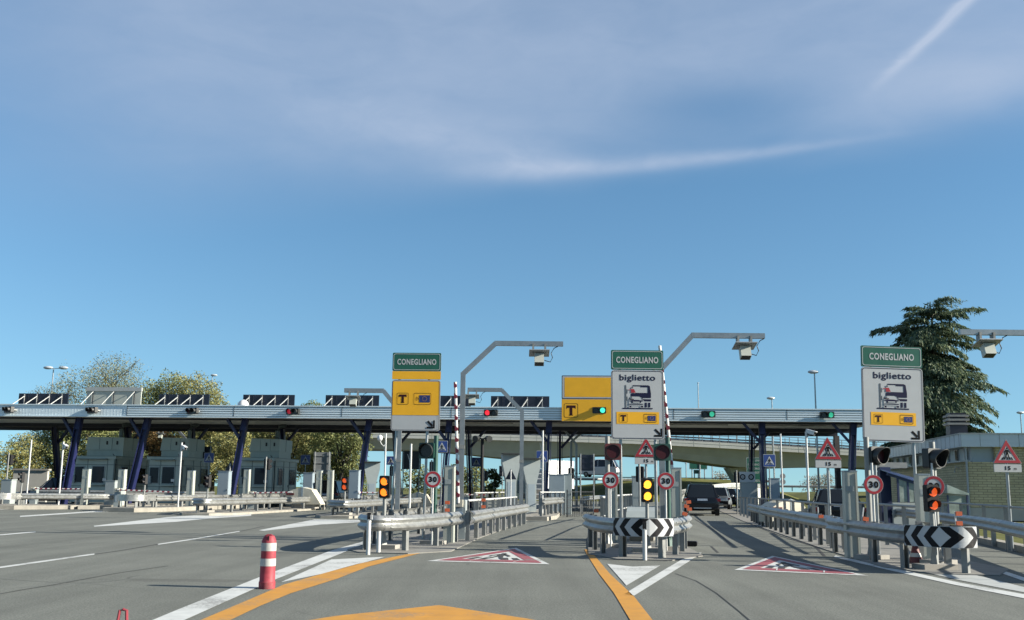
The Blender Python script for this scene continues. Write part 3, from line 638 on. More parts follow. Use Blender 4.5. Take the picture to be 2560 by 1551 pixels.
def pillar(label, loc, rz, h, w=.32, d=.26, group='grey detector pillars on the islands'):
    t = thing('detector_pillar', label, 'pillar', loc, rz, group); b = MB(); b.prism([(-w / 2, 0), (w / 2, 0), (w / 2 * .92, h), (-w / 2 * .92, h)], -d / 2, d / 2, CABIN)
    b.box((w * .3, -d / 2 - .006, h / 2), (.012, .012, h * .96), GALVP); b.build('body', t)
    MB().box((0, 0, h + .012), (w * .98, d * 1.04, .024), CABL).build('cap', t); MB().box((-.03, -d / 2 - .006, h * .8), (w * .6, .01, .11), MACH).build('maker_plate', t); return t
def boom_gate(label, loc, rz, L, up, ang=0, wob=1.0, r=.038, tip=False, group='striped boom barriers'):
    t = thing('boom_barrier', label, 'barrier', loc, rz, group); b = MB(); b.prism(rr(0, .5, .34, 1.0, .02), -.17, .17, MACH); b.box((0, -.175, .55), (.2, .012, .5), CABL); b.build('drive_box', t)
    MB().box((.0, -.22, .92), (.22, .10, .18), CREAM).cyl((.0, -.27, .92), (0, -.16, .92), .05, GALVP).build('hub', t)
    m = MB(); d = Vector((math.sin(ang), 0, math.cos(ang))) if up else Vector((math.cos(ang), 0, math.sin(ang))); o = Vector((0, -.26, .92)); n = int(L / .28); per = Vector((-d.z, 0, d.x))
    m.cyl(o, o + d * L, r, BOOMW, n=8)
    for k in range(0, n):
        a = o + d * (.15 + k * .28); w2 = r * 1.02
        m.add([a + Vector((0, -w2, 0)) - per * w2, a + Vector((0, -w2, 0)) + per * w2, a + d * .09 + Vector((0, -w2, 0)) + per * w2 + d * .06, a + d * .09 + Vector((0, -w2, 0)) - per * w2 + d * -.02], [(0, 1, 2, 3)], BOOMR)
        m.cyl(a + d * .02, a + d * .09, r * 1.02, BOOMR, n=8, cap=False)
    if tip: m.ball(o + d * L, .10, BOOMW)
    m.build('boom', t, True); return t
def cctv(label, loc, rz, h, yaw=0, arm=.12, group='white surveillance camera poles', m=None, cam_=True, dome=False, below=.25):
    t = thing('camera_pole', label, 'camera pole', loc, rz, group); MB().cyl((0, 0, 0), (0, 0, h), .045, m or WPOLE).box((0, 0, .01), (.2, .2, .02), GALVP).build('pole', t, True)
    MB().tube([(.0, .05, h * .1), (-.02, .06, h * .6), (-.06, .05, h * .78), (-.14, .03, h * .86)], .012, m or WPOLE, 6).build('cable', t, True)
    if cam_:
        c = MB(); M_ = Matrix.Rotation(yaw, 3, 'Z') @ Matrix.Rotation(R(16), 3, 'X'); p = Vector((arm, -.06, h - below)); c.box(p, (.14, .36, .14), CARWHT, M=M_); c.box(p + M_ @ Vector((0, -.04, .08)), (.17, .42, .02), CARWHT, M=M_); c.box(p + M_ @ Vector((0, -.185, 0)), (.11, .02, .11), LENSK, M=M_)
        c.bar((0, 0, h - below - .2), p + Vector((0, 0, -.07)), .05, .05, GALVP); c.build('camera_head', t)
    if dome: MB().ball((-.3, -.1, h - below), (.15, .15, .17), CARWHT).tube([(0, 0, h - below - .3), (-.1, -.05, h - below - .42), (-.22, -.1, h - below - .3), (-.3, -.1, h - below - .12)], .025, WPOLE).build('camera_head', t, True)
    return t
def reflector_stake(label, loc, rz, tilt=0, n=2):
    t = thing('reflector_stake', label, 'reflector', loc, rz, 'orange reflectors on the guardrails'); b = MB(); b.box((-.035, 0, .13), (.022, .02, .26), BOOMW); b.build('stem', t)
    for k in range(n): MB().box((.02, -.015, .05 + .17 * k), (.11, .04, .075), ORANGE).build('reflector', t)
    t.rotation_euler = (0, tilt, rz); return t
def ticket_machine(label, loc, rz, h=2.1, m=None, group='flared ticket machines'):
    t = thing('ticket_machine', label, 'machine', loc, rz, group); m = m or MACH; b = MB()
    b.prism([(-.25, 0), (.25, 0), (.25, h * .55), (.45, h * .86), (.45, h), (-.45, h), (-.45, h * .86), (-.25, h * .55)], -.3, .3, m); b.build('body', t)
    MB().box((0, -.305, h * .35), (.36, .01, h * .4), CABL).build('front_panel', t); MB().box((0, -.33, h + .03), (.95, .75, .05), DARKG).build('hood', t); return t
def cabinet(label, loc, rz, w, d, h, m=None, split=True, group='roadside equipment cabinets'):
    t = thing('equipment_cabinet', label, 'cabinet', loc, rz, group); b = MB(); b.prism(rr(0, h / 2, w, h, .015), -d / 2, d / 2, m or CABL); b.build('body', t); MB().box((0, 0, h + .015), (w + .06, d + .06, .03), m or CABL).build('lid', t)
    q = MB(); q.box((0, -d / 2 - .008, h * .27 if split else h / 2), (w * .92, .012, h * .46 if split else h * .92), m or CABL)
    if split: q.box((0, -d / 2 - .008, h * .76), (w * .92, .012, h * .44), m or CABL)
    q.box((w * .38, -d / 2 - .02, h * .5), (.02, .02, .1), DARKG); q.build('door', t); return t

def booth(label, loc, rz, w=2.1, L=4.4, h=2.55, ac=True):
    t = thing('toll_booth', label, 'booth', loc, rz, 'steel toll booths under the canopy'); b = MB()
    b.box((0, 0, h / 2), (w, L, h), STEELB); b.build('walls', t); x0, y0 = w / 2, L / 2
    MB().box((0, 0, h + .07), (w + .18, L + .18, .16), STEELB).box((0, 0, h + .16), (w + .22, L + .22, .03), STEELD).build('roof', t)
    def win(name, c, sz):
        f = MB(); f.box(c, sz, MACH); o = f.build(name, t); g = MB(); s = [v if v < .08 else v - .10 for v in sz]
        n = (0, -1) if sz[1] < .08 else (1, 0); c2 = (c[0] + n[0] * .02, c[1] + n[1] * .02, c[2]); g.box(c2, s, GLASSB); g.build('pane', o); return o
    win('window', (-w * .30, -y0 - .01, 1.62), (.62, .05, 1.0)); win('window', (w * .14, -y0 - .01, 1.62), (.82, .05, 1.05)); win('window', (x0 + .01, -L * .22, 1.6), (.05, .75, 1.05)); win('window', (x0 + .01, L * .28, 1.6), (.05, 1.1, 1.0))
    d = MB(); d.box((x0 + .015, L * .03, 1.08), (.04, .85, 2.05), STEELB); d.box((x0 + .045, L * .03 + .33, 1.05), (.03, .03, .15), DARKG); d.build('door', t)
    MB().box((w * .14, -y0 - .14, 1.02), (.9, .26, .05), STEELB).build('counter', t); MB().box((w * .30, -y0 - .05, 1.32), (.22, .03, .16), CARWHT).build('notice', t); MB().box((-w * .42, -y0 - .09, 1.35), (.2, .16, .45), MACH).build('card_reader', t)
    MB().tube([(w / 2 + .05, -y0 + .08, .1), (w / 2 + .05, -y0 + .08, h), (w / 2 - .3, -y0 + .3, h + .3)], .025, DARKG, 6).build('conduit', t, True); MB().box((0, -y0 - .22, h - .02), (w * .7, .36, .05), STEELD).build('awning', t)
    s = MB()
    for x in (-w / 2 + .02, -w * .12, w * .34, w / 2 - .02): s.box((x, -y0 - .012, h / 2), (.035, .02, h), STEELD)
    for z in (.95, 2.2): s.box((0, -y0 - .018, z), (w, .02, .04), STEELD); s.box((x0 + .018, 0, z), (.02, L, .04), STEELD)
    for y in (-L * .42, -L * .08, L * .16, L * .45): s.box((x0 + .012, y, h / 2), (.02, .035, h), STEELD)
    s.build('seam_trim', t)
    if ac:
        a = MB(); a.box((0, .2, h + .38), (w * .86, 2.2, .38), STEELB)
        a.prism([(-w * .45, h + .57), (w * .45, h + .57), (w * .45, h + 1.32), (-w * .40, h + 1.36)], -1.0, 1.4, STEELB)
        for x in (-w * .12, w * .18): a.box((x, -1.006, h + .95), (.02, .02, .72), STEELD)
        for x in (w * .06, w * .30): a.box((x, -1.02, h + 1.0), (.10, .03, .22), DARKG)
        a.box((w * .452, .2, h + .95), (.02, .02, .72), STEELD); a.tube([(-w * .35, -1, h + 1.36), (-w * .3, -1, h + 1.45), (w * .4, -1, h + 1.42), (w * .43, -1, h + 1.32)], .015, DARKG, 6); a.build('air_conditioner', t)
        MB().tube([(.25, .5, h + 1.3), (.25, .5, h + 1.9), (.35, .5, h + 2.15), (.7, .6, h + 2.25), (.75, .6, h + 2.7)], .14, STEELD, 10).build('duct', t, True)
    return t

def car(label, loc, rz, paint, L=4.5, W=1.82, Hh=1.66, kind='suv', cat='car', rails=False, plate=True, group=None):
    t = thing('parked_car' if kind != 'van' else 'parked_van', label, cat, loc, rz, group)
    # loft: stations along y (rear = -L/2); each: y, half width, z bottom, z belt, z roof or None, roof half width
    hb = .58 * Hh
    st = [(-L / 2, .80, .42, .78, None), (-L / 2 + .06, .92, .34, .95, None), (-L / 2 + .30, .97, .28, hb, None), (-L * .28, 1.0, .24, hb, None), (0, 1.0, .23, hb - .02, None), (L * .22, 1.0, .24, hb - .05, None), (L * .36, .97, .26, hb - .14, None), (L / 2 - .12, .90, .30, .66 * hb + .1, None), (L / 2, .72, .38, .60, None)]
    vs = []; b = MB(); w = W / 2
    for y, k, zb, zt, _ in st:
        hw = w * k; zm = (zb + zt) / 2
        for x, z in ((-hw * .80, zb), (-hw * .97, zb + .1), (-hw, zm), (-hw * .95, zt - .05), (-hw * .86, zt), (hw * .86, zt), (hw * .95, zt - .05), (hw, zm), (hw * .97, zb + .1), (hw * .80, zb)): vs.append((x, y, z))
    n = 10; fs = [(i * n + k, (i + 1) * n + k, (i + 1) * n + (k + 1) % n, i * n + (k + 1) % n) for i in range(len(st) - 1) for k in range(n)] + [tuple(range(n)), tuple(reversed(range((len(st) - 1) * n, len(st) * n)))]
    b.add(vs, fs, paint)
    # greenhouse
    fr = L * (.20 if kind == 'suv' else .26); gs = [(-L / 2 + (.16 if kind != 'sedan' else .75), .84, 0), (-L / 2 + (.62 if kind != 'sedan' else 1.25), .64, .97), (0, .68, 1.0), (fr * .25, .66, .97), (fr, .84, -.02)]
    vs = []
    for y, k, q in gs:
        z = hb - .03 + (Hh - hb + .03) * q
        for x, zz in ((-w * .88, hb - .03), (-w * (k + .02), z - .05 * q), (-w * k * .86, z), (w * k * .86, z), (w * (k + .02), z - .05 * q), (w * .88, hb - .03)): vs.append((x, y, zz))
    n = 6; rf = []; gl = []
    for i in range(len(gs) - 1):
        for k in range(n - 1):
            f = (i * n + k, (i + 1) * n + k, (i + 1) * n + k + 1, i * n + k + 1)
            (gl if k in (0, 4) or i in (0, 3) else rf).append(f)
    b.add(vs, rf, paint); b.build('body', t, True)
    g = MB(); g.add(vs, gl, GLASS); g.build('windows', t)
    for s_ in (0, 5): # side window pillars
        e_ = 1 if s_ == 0 else 4
        for i in (1, 2): MB().bar(vs[i * n + s_], vs[i * n + e_], .05, .05, paint).build('window_pillar', t)
        MB().bar(vs[e_], vs[n + e_], .06, .05, paint).build('rear_pillar', t); MB().bar(vs[3 * n + e_], vs[4 * n + e_], .06, .05, paint).build('front_pillar', t)
    for sx in (-1, 1):
        for y in (-L * .31, L * .31):
            q = MB(); q.cyl((sx * (w - .22), y, .33), (sx * (w - .01), y, .33), .33, TYRE, n=20); o = q.build('wheel', t, True); MB().cyl((sx * (w - .02), y, .33), (sx * (w + .003), y, .33), .2, RIM, n=14).build('rim', o, True)
        MB().box((sx * w * .86, -L / 2 + .10, hb - .14), (.30, .12, .15), TAIL).build('tail_lamp', t); MB().box((sx * w * .72, L / 2 - .08, .68), (.36, .12, .14), LAMPH).build('headlight', t)
        MB().ball((sx * (w + .08), L * .17, hb + .05), (.10, .07, .08), paint).build('mirror', t, True)
    q = MB(); q.box((0, -L / 2 + .0, .48), (W * .86, .10, .24), BLACKP); q.box((0, -L / 2 - .04, .40), (W * .5, .04, .05), CABL); q.box((0, L / 2 - .02, .42), (W * .8, .10, .2), BLACKP); q.build('bumper', t)
    if plate: MB().box((0, -L / 2 + .015, .83), (.52, .03, .11), PLATE).build('number_plate', t); MB().box((0, L / 2 + .02, .5), (.5, .03, .11), PLATE).build('number_plate', t)
    if rails:
        for sx in (-1, 1): MB().tube([(sx * w * .6, -L * .34, Hh - .02), (sx * w * .6, -L * .3, Hh + .05), (sx * w * .6, 0, Hh + .06), (sx * w * .6, L * .05, Hh - .02)], .02, DARKG, 6).build('roof_rail', t, True)
    return t

def street_lamp(label, loc, h, heads=((0, 0),), r=.07, size=.6, group='street lamps beyond the canopy', arm=False, rz=0):
    t = thing('street_lamp', label, 'street lamp', loc, rz, group); MB().cyl((0, 0, 0), (0, 0, h), r, POLE, r1=r * .55, n=10).build('pole', t, True)
    for dx, tilt in heads:
        m = MB(); M_ = Matrix.Rotation(tilt, 3, 'Y'); c = Vector((dx, 0, h + .08))
        m.ball(c, (size * .5, size * .28, size * .17), LAMPH); m.box(c + Vector((0, 0, -.05)), (size * .5, size * .3, .05), GLASS, M=M_)
        if dx: m.bar((0, 0, h), (dx, 0, h + .05), .05, .05, POLE)
        m.build('lamp_head', t, True)
    return t
def board_back(label, loc, rz, w, h, light=False, nst=4, group='lane sign boards on the roof, seen from behind'):
    t = thing('roof_sign_board', label, 'sign board', loc, rz, group); b = MB(); b.box((0, 0, h / 2), (w, .10, h), CABIN if light else PANB)
    if light: b.box((0, -.02, h - .11), (w + .06, .2, .24), STRUT)
    else:
        for k in range(1, 5): b.box((-w / 2 + w * k / 5, -.056, h / 2), (.03, .02, h), DARKB)
    b.build('panel', t)
    for k in range(nst):
        x = -w / 2 + w * (.12 + .76 * k / (nst - 1)); s = MB(); s.bar((x, -.09, 0), (x, -.09, h - .05), .04, .04, STRUT if not light else DARKB); s.bar((x, -.12, h * .80), (x - .42, -1.15, .0), .045, .045, STRUT); s.build('strut', t)
    return t
# ------------------------------------------------------------------ plants
def leaves(b, rng, blobs, n, size, m, droop=.2, shell=.55):
    tot = sum(r[0] * r[1] * r[2] for _, r in blobs)
    for c, r in blobs:
        for _ in range(int(n * r[0] * r[1] * r[2] / tot)):
            d = Vector((rng.gauss(0, 1), rng.gauss(0, 1), rng.gauss(0, 1))).normalized(); q = shell + (1 - shell) * rng.random() ** .6
            q *= 1 + .22 * math.sin(d.x * 5 + c[0] * 3) * math.sin(d.z * 6 + c[2]) + .12 * math.sin(d.y * 9 + d.x * 7)
            p = Vector((c[0] + d.x * r[0] * q, c[1] + d.y * r[1] * q, c[2] + d.z * r[2] * q))
            a = Vector((rng.gauss(0, 1), rng.gauss(0, 1), rng.gauss(0, .6) - droop)).normalized(); e = a.cross(Vector((rng.gauss(0, 1), rng.gauss(0, 1), rng.gauss(0, 1)))).normalized()
            s = size * rng.uniform(.55, 1.35); w = s * rng.uniform(.3, .55)
            b.add([p - a * s * .5, p + e * w * .5, p + a * s * .5, p - e * w * .5], [(0, 1, 2, 3)], m)
def branches(b, rng, base, h, blobs, r0=.25):
    b.tube([(base[0], base[1], 0), (base[0] + .1, base[1], h * .25), (base[0], base[1] + .1, h * .55), (base[0] + .1, base[1], h * .8)], [r0, r0 * .8, r0 * .5, r0 * .2], BARK, 8)
    for c, r in blobs:
        p0 = Vector((base[0], base[1], h * rng.uniform(.2, .45))); p1 = Vector(c)
        mid = p0.lerp(p1, .5) + Vector((rng.uniform(-.4, .4), rng.uniform(-.4, .4), .4)); b.tube([p0, mid, p1], [r0 * .4, r0 * .25, r0 * .08], BARK, 6)
        for _ in range(7):
            d = Vector((rng.gauss(0, 1), rng.gauss(0, 1), rng.gauss(.4, 1))).normalized(); b.tube([mid.lerp(p1, rng.random()), p1 + Vector((d.x * r[0], d.y * r[1], d.z * r[2])) * .6, p1 + Vector((d.x * r[0], d.y * r[1], d.z * r[2])) * 1.05], [r0 * .12, r0 * .07, .015], BARK, 4)
def tree(name, label, loc, h, w, m, seed, n=4200, size=.42, nb=9, low=.18, group='trees beyond the toll lanes', top=None, shell=.5, droop=.3, cat='tree'):
    rng = random.Random(seed); t = thing(name, label, cat, loc, 0, group); blobs = []
    for k in range(nb):
        a = rng.uniform(0, 2 * PI); z = h * (low + (1 - low) * (.12 + .74 * k / max(1, nb - 1))); rad = w / 2 * (1 - .75 * max(0, (z / h - .5) / .5) ** 1.4) * rng.uniform(.35, .75)
        s = w * rng.uniform(.20, .30); blobs.append(((rad * math.cos(a), rad * math.sin(a), min(z, h - s * .8)), (s, s, s * rng.uniform(.75, 1.05))))
    b = MB(); branches(b, rng, (0, 0), h, blobs, .05 + h * .018); b.build('trunk', t, True)
    c = MB(); leaves(c, rng, blobs, n, size, m, droop, shell); c.build('crown', t); return t
def cedar(label, loc, h, w, seed=3):
    rng = random.Random(seed); t = thing('cedar_tree', label, 'tree', loc); b = MB(); c = MB()
    b.tube([(0, 0, 0), (.1, 0, h * .3), (0, 0, h * .6), (.05, 0, h * .97)], [.42, .34, .22, .05], BARK, 10)
    b.tube([(.2, 0, h * .18), (-1.1, .2, h * .32), (-1.5, 0, h * .6), (-1.35, 0, h * .90)], [.22, .2, .14, .04], BARK, 8)
    def spray(p, d, s):   # hanging flat spray of needles
        a = (d + Vector((rng.gauss(0, .45), rng.gauss(0, .45), -.72 + rng.gauss(0, .40)))).normalized(); e = a.cross(Vector((rng.gauss(0, .5), rng.gauss(0, .5), 1))).normalized(); w2 = s * rng.uniform(.09, .18)
        c.add([p - a * s * .3, p + e * w2, p + a * s * .7, p - e * w2], [(0, 1, 2, 3)], LF_CEDAR)
    z = h * .13; k = 0
    while z < h * .985:
        f = z / h; prof = (1.0 if f < .32 else 1.0 - (f - .32) * .62) * (.80 + .20 * math.sin(f * 21 + 1)); nb = 9 if f < .9 else 7
        if f > .90: prof *= max(.16, 1 - (f - .90) * 8.5)
        for i in range(nb):
            az = 2 * PI * (i + .5 * (k % 2) + rng.uniform(-.25, .25)) / nb; Lb = w / 2 * prof * rng.uniform(.58, 1.16) + .35; x0 = rng.choice((0, 0, -1.3)) if .3 < f < .9 else 0
            pts = []; zz = z + rng.uniform(-.55, .55); rise = rng.uniform(.02, .22) + (.3 if f > .9 else 0); dr = rng.uniform(.14, .36)
            for q in range(7): u = q / 6; pts.append(Vector((x0 * (1 - u * .3) + math.cos(az) * Lb * u, math.sin(az) * Lb * u, zz + Lb * (rise * u - dr * u * u * 1.6))))
            b.tube(pts, [.09 * (1 - f * .6) * (1 - .13 * q) for q in range(7)], BARK, 5)
            ns = int(150 * Lb + 130)
            for _ in range(ns):
                u = .16 + .86 * rng.random() ** .8; q = min(5, int(u * 6)); p = pts[q].lerp(pts[q + 1], min(1.05, u * 6 - q)); side = rng.gauss(0, 1) * (.18 + Lb * .14 * (1.15 - u * .7)); d = (pts[q + 1] - pts[q]).normalized(); e = Vector((-math.sin(az), math.cos(az), 0))
                spray(p + e * side + Vector((0, 0, -abs(side) * .25 + rng.gauss(0, .05))), (d + e * (side * .9)).normalized(), rng.uniform(.18, .50))
        z += h * .043 * rng.uniform(.75, 1.25); k += 1
    b.build('trunk', t, True); c.build('crown', t); return t

# ------------------------------------------------------------------ setting
def sheet(name, pts, m, z): return struct(MB().add([(*p[:2], z) for p in pts], [tuple(range(len(pts)))], m).build(name))
sheet('ground', [(-1800, -300), (1800, -300), (1800, 2600), (-1800, 2600)], MEADOW, -.05)
KL = [G(2640, 1398), G(2560, 1379), G(2428, 1351), G(2330, 1330)]
sheet('road', [(-70, -12), (11.5, -12), KL[0], KL[1], KL[2], KL[3], (21.5, 58), (24, 74), (19, 90), (22, 130), (10, 135), (4, 200), (-20, 210), (-40, 140), (-70, 110)], ASPH, 0.0)
kb = MB()
KP = [Vector((13.5, 8, 0))] + [k.copy() for k in KL] + [Vector((21.5, 58, 0))]
for p, q in zip(KP, KP[1:]): kb.bar(Vector((p.x, p.y, .05)), Vector((q.x, q.y, .05)), .3, .18, KERB)
struct(kb.build('kerb'))
def mark(pts, m, name='road_marking', z=.006): return struct(MB().add([G(x, y, z) for x, y in pts], [tuple(range(len(pts)))], m).build(name))
def band(up, lo, m, z=.006):
    u = [G(x, y, z) for x, y in up]; l = [G(x, y, z) for x, y in lo]; n = len(u)
    return struct(MB().add(u + l, [(k, k + 1, n + k + 1, n + k) for k in range(n - 1)], m).build('road_marking'))
band([(300, 1583), (375, 1553), (440, 1526), (649, 1443), (830, 1376), (918, 1351)], [(385, 1583), (455, 1553), (520, 1524), (690, 1448), (850, 1385), (922, 1355)], WHITE)
mark([(702, 1456), (828, 1399), (918, 1394.5), (962, 1392.5), (891, 1412), (800, 1436)], WHITE)
band([(440, 1583), (500, 1551), (628, 1497), (709, 1462), (843, 1424), (894, 1410), (1017, 1386)], [(505, 1583), (574, 1551), (650, 1515), (725, 1484), (843, 1447), (920, 1417), (1052, 1383)], YEL)
mark([(700, 1562), (840, 1540), (1098, 1513), (1320, 1547), (1400, 1562), (1500, 1660), (600, 1660)], YEL)
band([(1461, 1374), (1466, 1384), (1498, 1435), (1535, 1483), (1576, 1551), (1610, 1610)], [(1476, 1374), (1482, 1384), (1525, 1435), (1584, 1490), (1632, 1551), (1685, 1610)], YEL)
mark([(1518, 1410), (1581, 1417), (1651, 1414), (1566, 1464)], WHITE)
band([(1559, 1486), (1660, 1425), (1705, 1399), (1730, 1384)], [(1586, 1489), (1668, 1438), (1718, 1407), (1754, 1382)], WHITE)
band([(2089, 1389), (2230, 1420), (2400, 1457), (2560, 1486), (2640, 1501)], [(2083, 1393), (2215, 1424), (2380, 1461), (2560, 1496), (2640, 1513)], WHITE)
mark([(2268, 1421), (2300, 1423), (2407, 1430), (2560, 1468), (2640, 1488), (2640, 1496), (2560, 1481), (2400, 1451)], mat('road_faded_white', (.50, .52, .50), .7, 0, .14, 5, dirt=.22))
band([(2442, 1412), (2560, 1453), (2640, 1480)], [(2463, 1412), (2560, 1444), (2640, 1468)], WHITE)
band([(-40, 1425), (0, 1417), (236, 1384)], [(-40, 1429), (0, 1421), (236, 1387)], WHITE)
band([(395, 1360), (480, 1347.5), (598, 1328)], [(395, 1362.5), (480, 1350), (600, 1329.5)], WHITE)
band([(-30, 1339), (0, 1336.5), (88, 1329)], [(-30, 1342), (0, 1339), (90, 1331)], WHITE)
band([(50, 1290), (234, 1278), (480, 1274)], [(50, 1293), (234, 1281), (480, 1275.5)], WHITE)
band([(-30, 1273), (0, 1272.5), (67, 1271)], [(-30, 1275), (0, 1274.5), (67, 1273)], WHITE)
band([(234, 1315), (420, 1293), (500, 1288), (628, 1286)], [(236, 1317), (440, 1305), (520, 1297), (628, 1290)], WHITE)
band([(647, 1326), (786, 1299), (918, 1301)], [(660, 1327.5), (800, 1312), (897, 1306)], WHITE)
# tar seams on the old asphalt
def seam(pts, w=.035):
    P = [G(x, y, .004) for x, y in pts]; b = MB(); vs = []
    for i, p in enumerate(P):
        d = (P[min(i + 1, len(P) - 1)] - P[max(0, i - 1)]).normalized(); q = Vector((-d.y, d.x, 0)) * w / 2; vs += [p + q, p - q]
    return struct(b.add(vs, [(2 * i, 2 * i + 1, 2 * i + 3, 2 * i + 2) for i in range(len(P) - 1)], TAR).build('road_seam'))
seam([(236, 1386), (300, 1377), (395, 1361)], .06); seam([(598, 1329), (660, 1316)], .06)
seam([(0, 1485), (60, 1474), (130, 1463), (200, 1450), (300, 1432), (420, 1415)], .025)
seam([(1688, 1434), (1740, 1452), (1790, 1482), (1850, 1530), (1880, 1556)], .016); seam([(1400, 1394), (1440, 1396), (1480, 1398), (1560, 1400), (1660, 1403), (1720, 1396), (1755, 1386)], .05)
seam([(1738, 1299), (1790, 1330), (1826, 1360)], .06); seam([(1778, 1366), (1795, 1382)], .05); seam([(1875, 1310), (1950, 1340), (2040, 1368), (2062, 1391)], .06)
# painted crossing warnings on the lanes
def lane_triangle(A, T, B):
    a, t_, b_ = G(*A, .006), G(*T, .006), G(*B, .006); o = (a + b_) / 2; ux = (b_ - a); vy = t_ - o; mb = MB()
    def xf(u, v, l): p = o + ux * u + vy * v; return (p.x, p.y, .006 + .004 * l)
    def tri(k): c = 1 / 3; return [(-.5 * k, c - c * k), (.5 * k, c - c * k), (0, c + (1 - c) * k)]
    mb.flat(tri(1), WHITE, xf, 0); mb.ring(tri(.86), tri(.54), REDP, xf, 1)
    for x, s in ((-.20, .05), (-.10, .03), (.10, -.03), (.20, -.05)): mb.flat([(x - .03, .17), (x + .03, .17), (x + .025 + s, .28), (x - .025 + s, .28)], BLKP, xf, 1)
    walker(mb, lambda u, v, l: xf(u * .34, .17 + v * .40, l), BLKP, 2)
    for u, v in ((-.17, .05), (.19, .05)): mb.flat([(u, v), (u + .01, v), (u + .04, v + .1), (u + .03, v + .1)], WHITE, xf, 2)
    o_ = mb.build('painted_crossing_triangle'); return struct(o_)
lane_triangle((1067, 1403), (1291, 1370), (1374, 1411)); lane_triangle((1836, 1425), (1931, 1390), (2172, 1440))

# raised island slabs
def slab(pts, h, name='island', m=ISLAND):
    b = MB(); n = len(pts); b.prism([(p[0], p[1]) for p in pts], -.02, h, m, axis='z'); return struct(b.build(name))
def strip(ax, w0, w1): # outline around an axis polyline, tapering nose
    L, Rr = [], []
    for i, p in enumerate(ax):
        d = (Vector(ax[min(i + 1, len(ax) - 1)]) - Vector(ax[max(0, i - 1)])).normalized(); w = (w0 if i == 0 else w1) / 2; L.append((p[0] - d.y * w, p[1] + d.x * w)); Rr.append((p[0] + d.y * w, p[1] - d.x * w))
    return Rr + L[::-1]
slab(strip([(-2.5, 21.2), (-2.3, 22.2), (-1.9, 28), (0, 48), (3.0, 76)], 1.0, 2.2), .018)
slab(strip([(2.55, 20.0), (2.75, 21.5), (3.2, 28), (5.4, 48), (9, 76)], 1.0, 2.3), .018)
slab(strip([(7.35, 17.2), (7.6, 18.6), (8.2, 24), (11.2, 46), (15.5, 74)], 1.0, 2.1), .018)
slab(strip([(1.05, 44), (1.3, 46.5), (3.6, 78)], 1.0, 1.5), .16, m=KERB)
slab(strip([(-7.3, 44.2), (-7.2, 45.6), (-6.2, 56), (-4.8, 76)], 1.2, 2.4), .10, m=KERB)
slab(strip([(-13.7, 46.2), (-13.6, 47.6), (-12.4, 57), (-10.8, 78)], 1.2, 2.6), .10, m=KERB)
slab(strip([(-18.7, 50.6), (-18.5, 52), (-17.6, 58), (-15.5, 78)], 1.6, 2.9), .20, m=KERB)
slab([(-28.5, 53.2), (-25, 53.4), (-22.85, 55.2), (-22.4, 58), (-27.5, 58)], .20, m=KERB)
slab([(-22.6, 55.4), (-19.7, 57.2), (-17.9, 74), (-22, 74), (-23.8, 62)], .20, m=KERB)
def kerb_block(x0, x1, y): a, c = G(x0, y), G(x1, y); struct(MB().box(((a.x + c.x) / 2, (a.y + c.y) / 2 + .25, .12), (abs(c.x - a.x), .5, .19), KERBD).build('kerb_block'))
kerb_block(242, 262, 1270); kerb_block(175, 181, 1270)
# embankment with the ramp road, and its grass
def embank(name, pts, m): return struct(MB().add([p for p in pts], [(0, 1, 2, 3)], m).build(name))
def hill(name, prof, y0, y1, m):   # prof: list of (x, z) crest; foot at y0, crest at y1
    vs = []; n = len(prof)
    for x, z in prof: vs += [(x, y0, -.04), (x * 1.02, y1, z), (x * 1.05, y1 + 14, z)]
    return struct(MB().add(vs, [(3 * i + k, 3 * i + 3 + k, 3 * i + 4 + k, 3 * i + 1 + k) for i in range(n - 1) for k in range(2)], m).build(name))
hill('embankment', [(-14, .0), (2, .3), (7, 1.6), (14, 2.4), (20, 2.9), (30, 2.6), (36, .4)], 118, 134, MEADOW)
hill('field', [(36, .0), (44, 1.3), (60, 1.5), (80, 1.2), (110, .6)], 92, 150, MEADOW)
sheet('ramp_road', [(8, 137), (31, 137), (31, 147), (8, 147)], ASPH, 2.95)

# ------------------------------------------------------------------ canopy
def P2(px, Y): p = at(px, 1100, Y); return Vector((p.x, p.y))
ca, cb = P2(-260, 63.2), P2(2215, 59.9); cu_ = (cb - ca).normalized(); cn = Vector((-cu_.y, cu_.x)); CL = (cb - ca).length; CD = 11.0; ZB, ZT = 5.28, 6.02
canopy = thing('toll_canopy', 'long grey metal canopy spanning the toll lanes on navy columns', 'canopy', (ca.x, ca.y, 0), math.atan2(cu_.y, cu_.x))
def cx_at(px):   # canopy coordinate where the view through px meets the front edge
    d = at(px, 1100, 60); e = Vector((d.x, d.y)); M_ = Matrix(((e.x, -cu_.x), (e.y, -cu_.y))); s = M_.inverted() @ ca; return s[1]
MB().box((CL / 2, CD / 2, ZT - .10), (CL, CD - .3, .12), ROOFM).build('roof', canopy)
MB().box((CL / 2, CD / 2 + .05, ZB + .06), (CL - .2, CD - .4, .08), SOFF).build('soffit', canopy)
f = MB(); xk = cx_at(312)
f.box((CL / 2, .10, (ZB + ZT) / 2), (CL, .10, ZT - ZB), FASC)
for k in range(5): f.box(((CL + xk) / 2, .045, ZB + .10 + k * .135), (CL - xk, .02, .018), FASCD); f.box(((CL + xk) / 2, .035, ZB + .155 + k * .135), (CL - xk, .03, .07), FASC)
f.box((CL / 2, .03, ZT - .02), (CL, .10, .05), FASC); f.box((CL / 2, .03, ZB + .03), (CL, .08, .06), FASC)
n_ = int(xk / .2)
for k in range(n_): f.box((.1 + k * .2, .049, (ZB + ZT) / 2), (.012, .006, ZT - ZB - .12), FASC)
x_ = xk
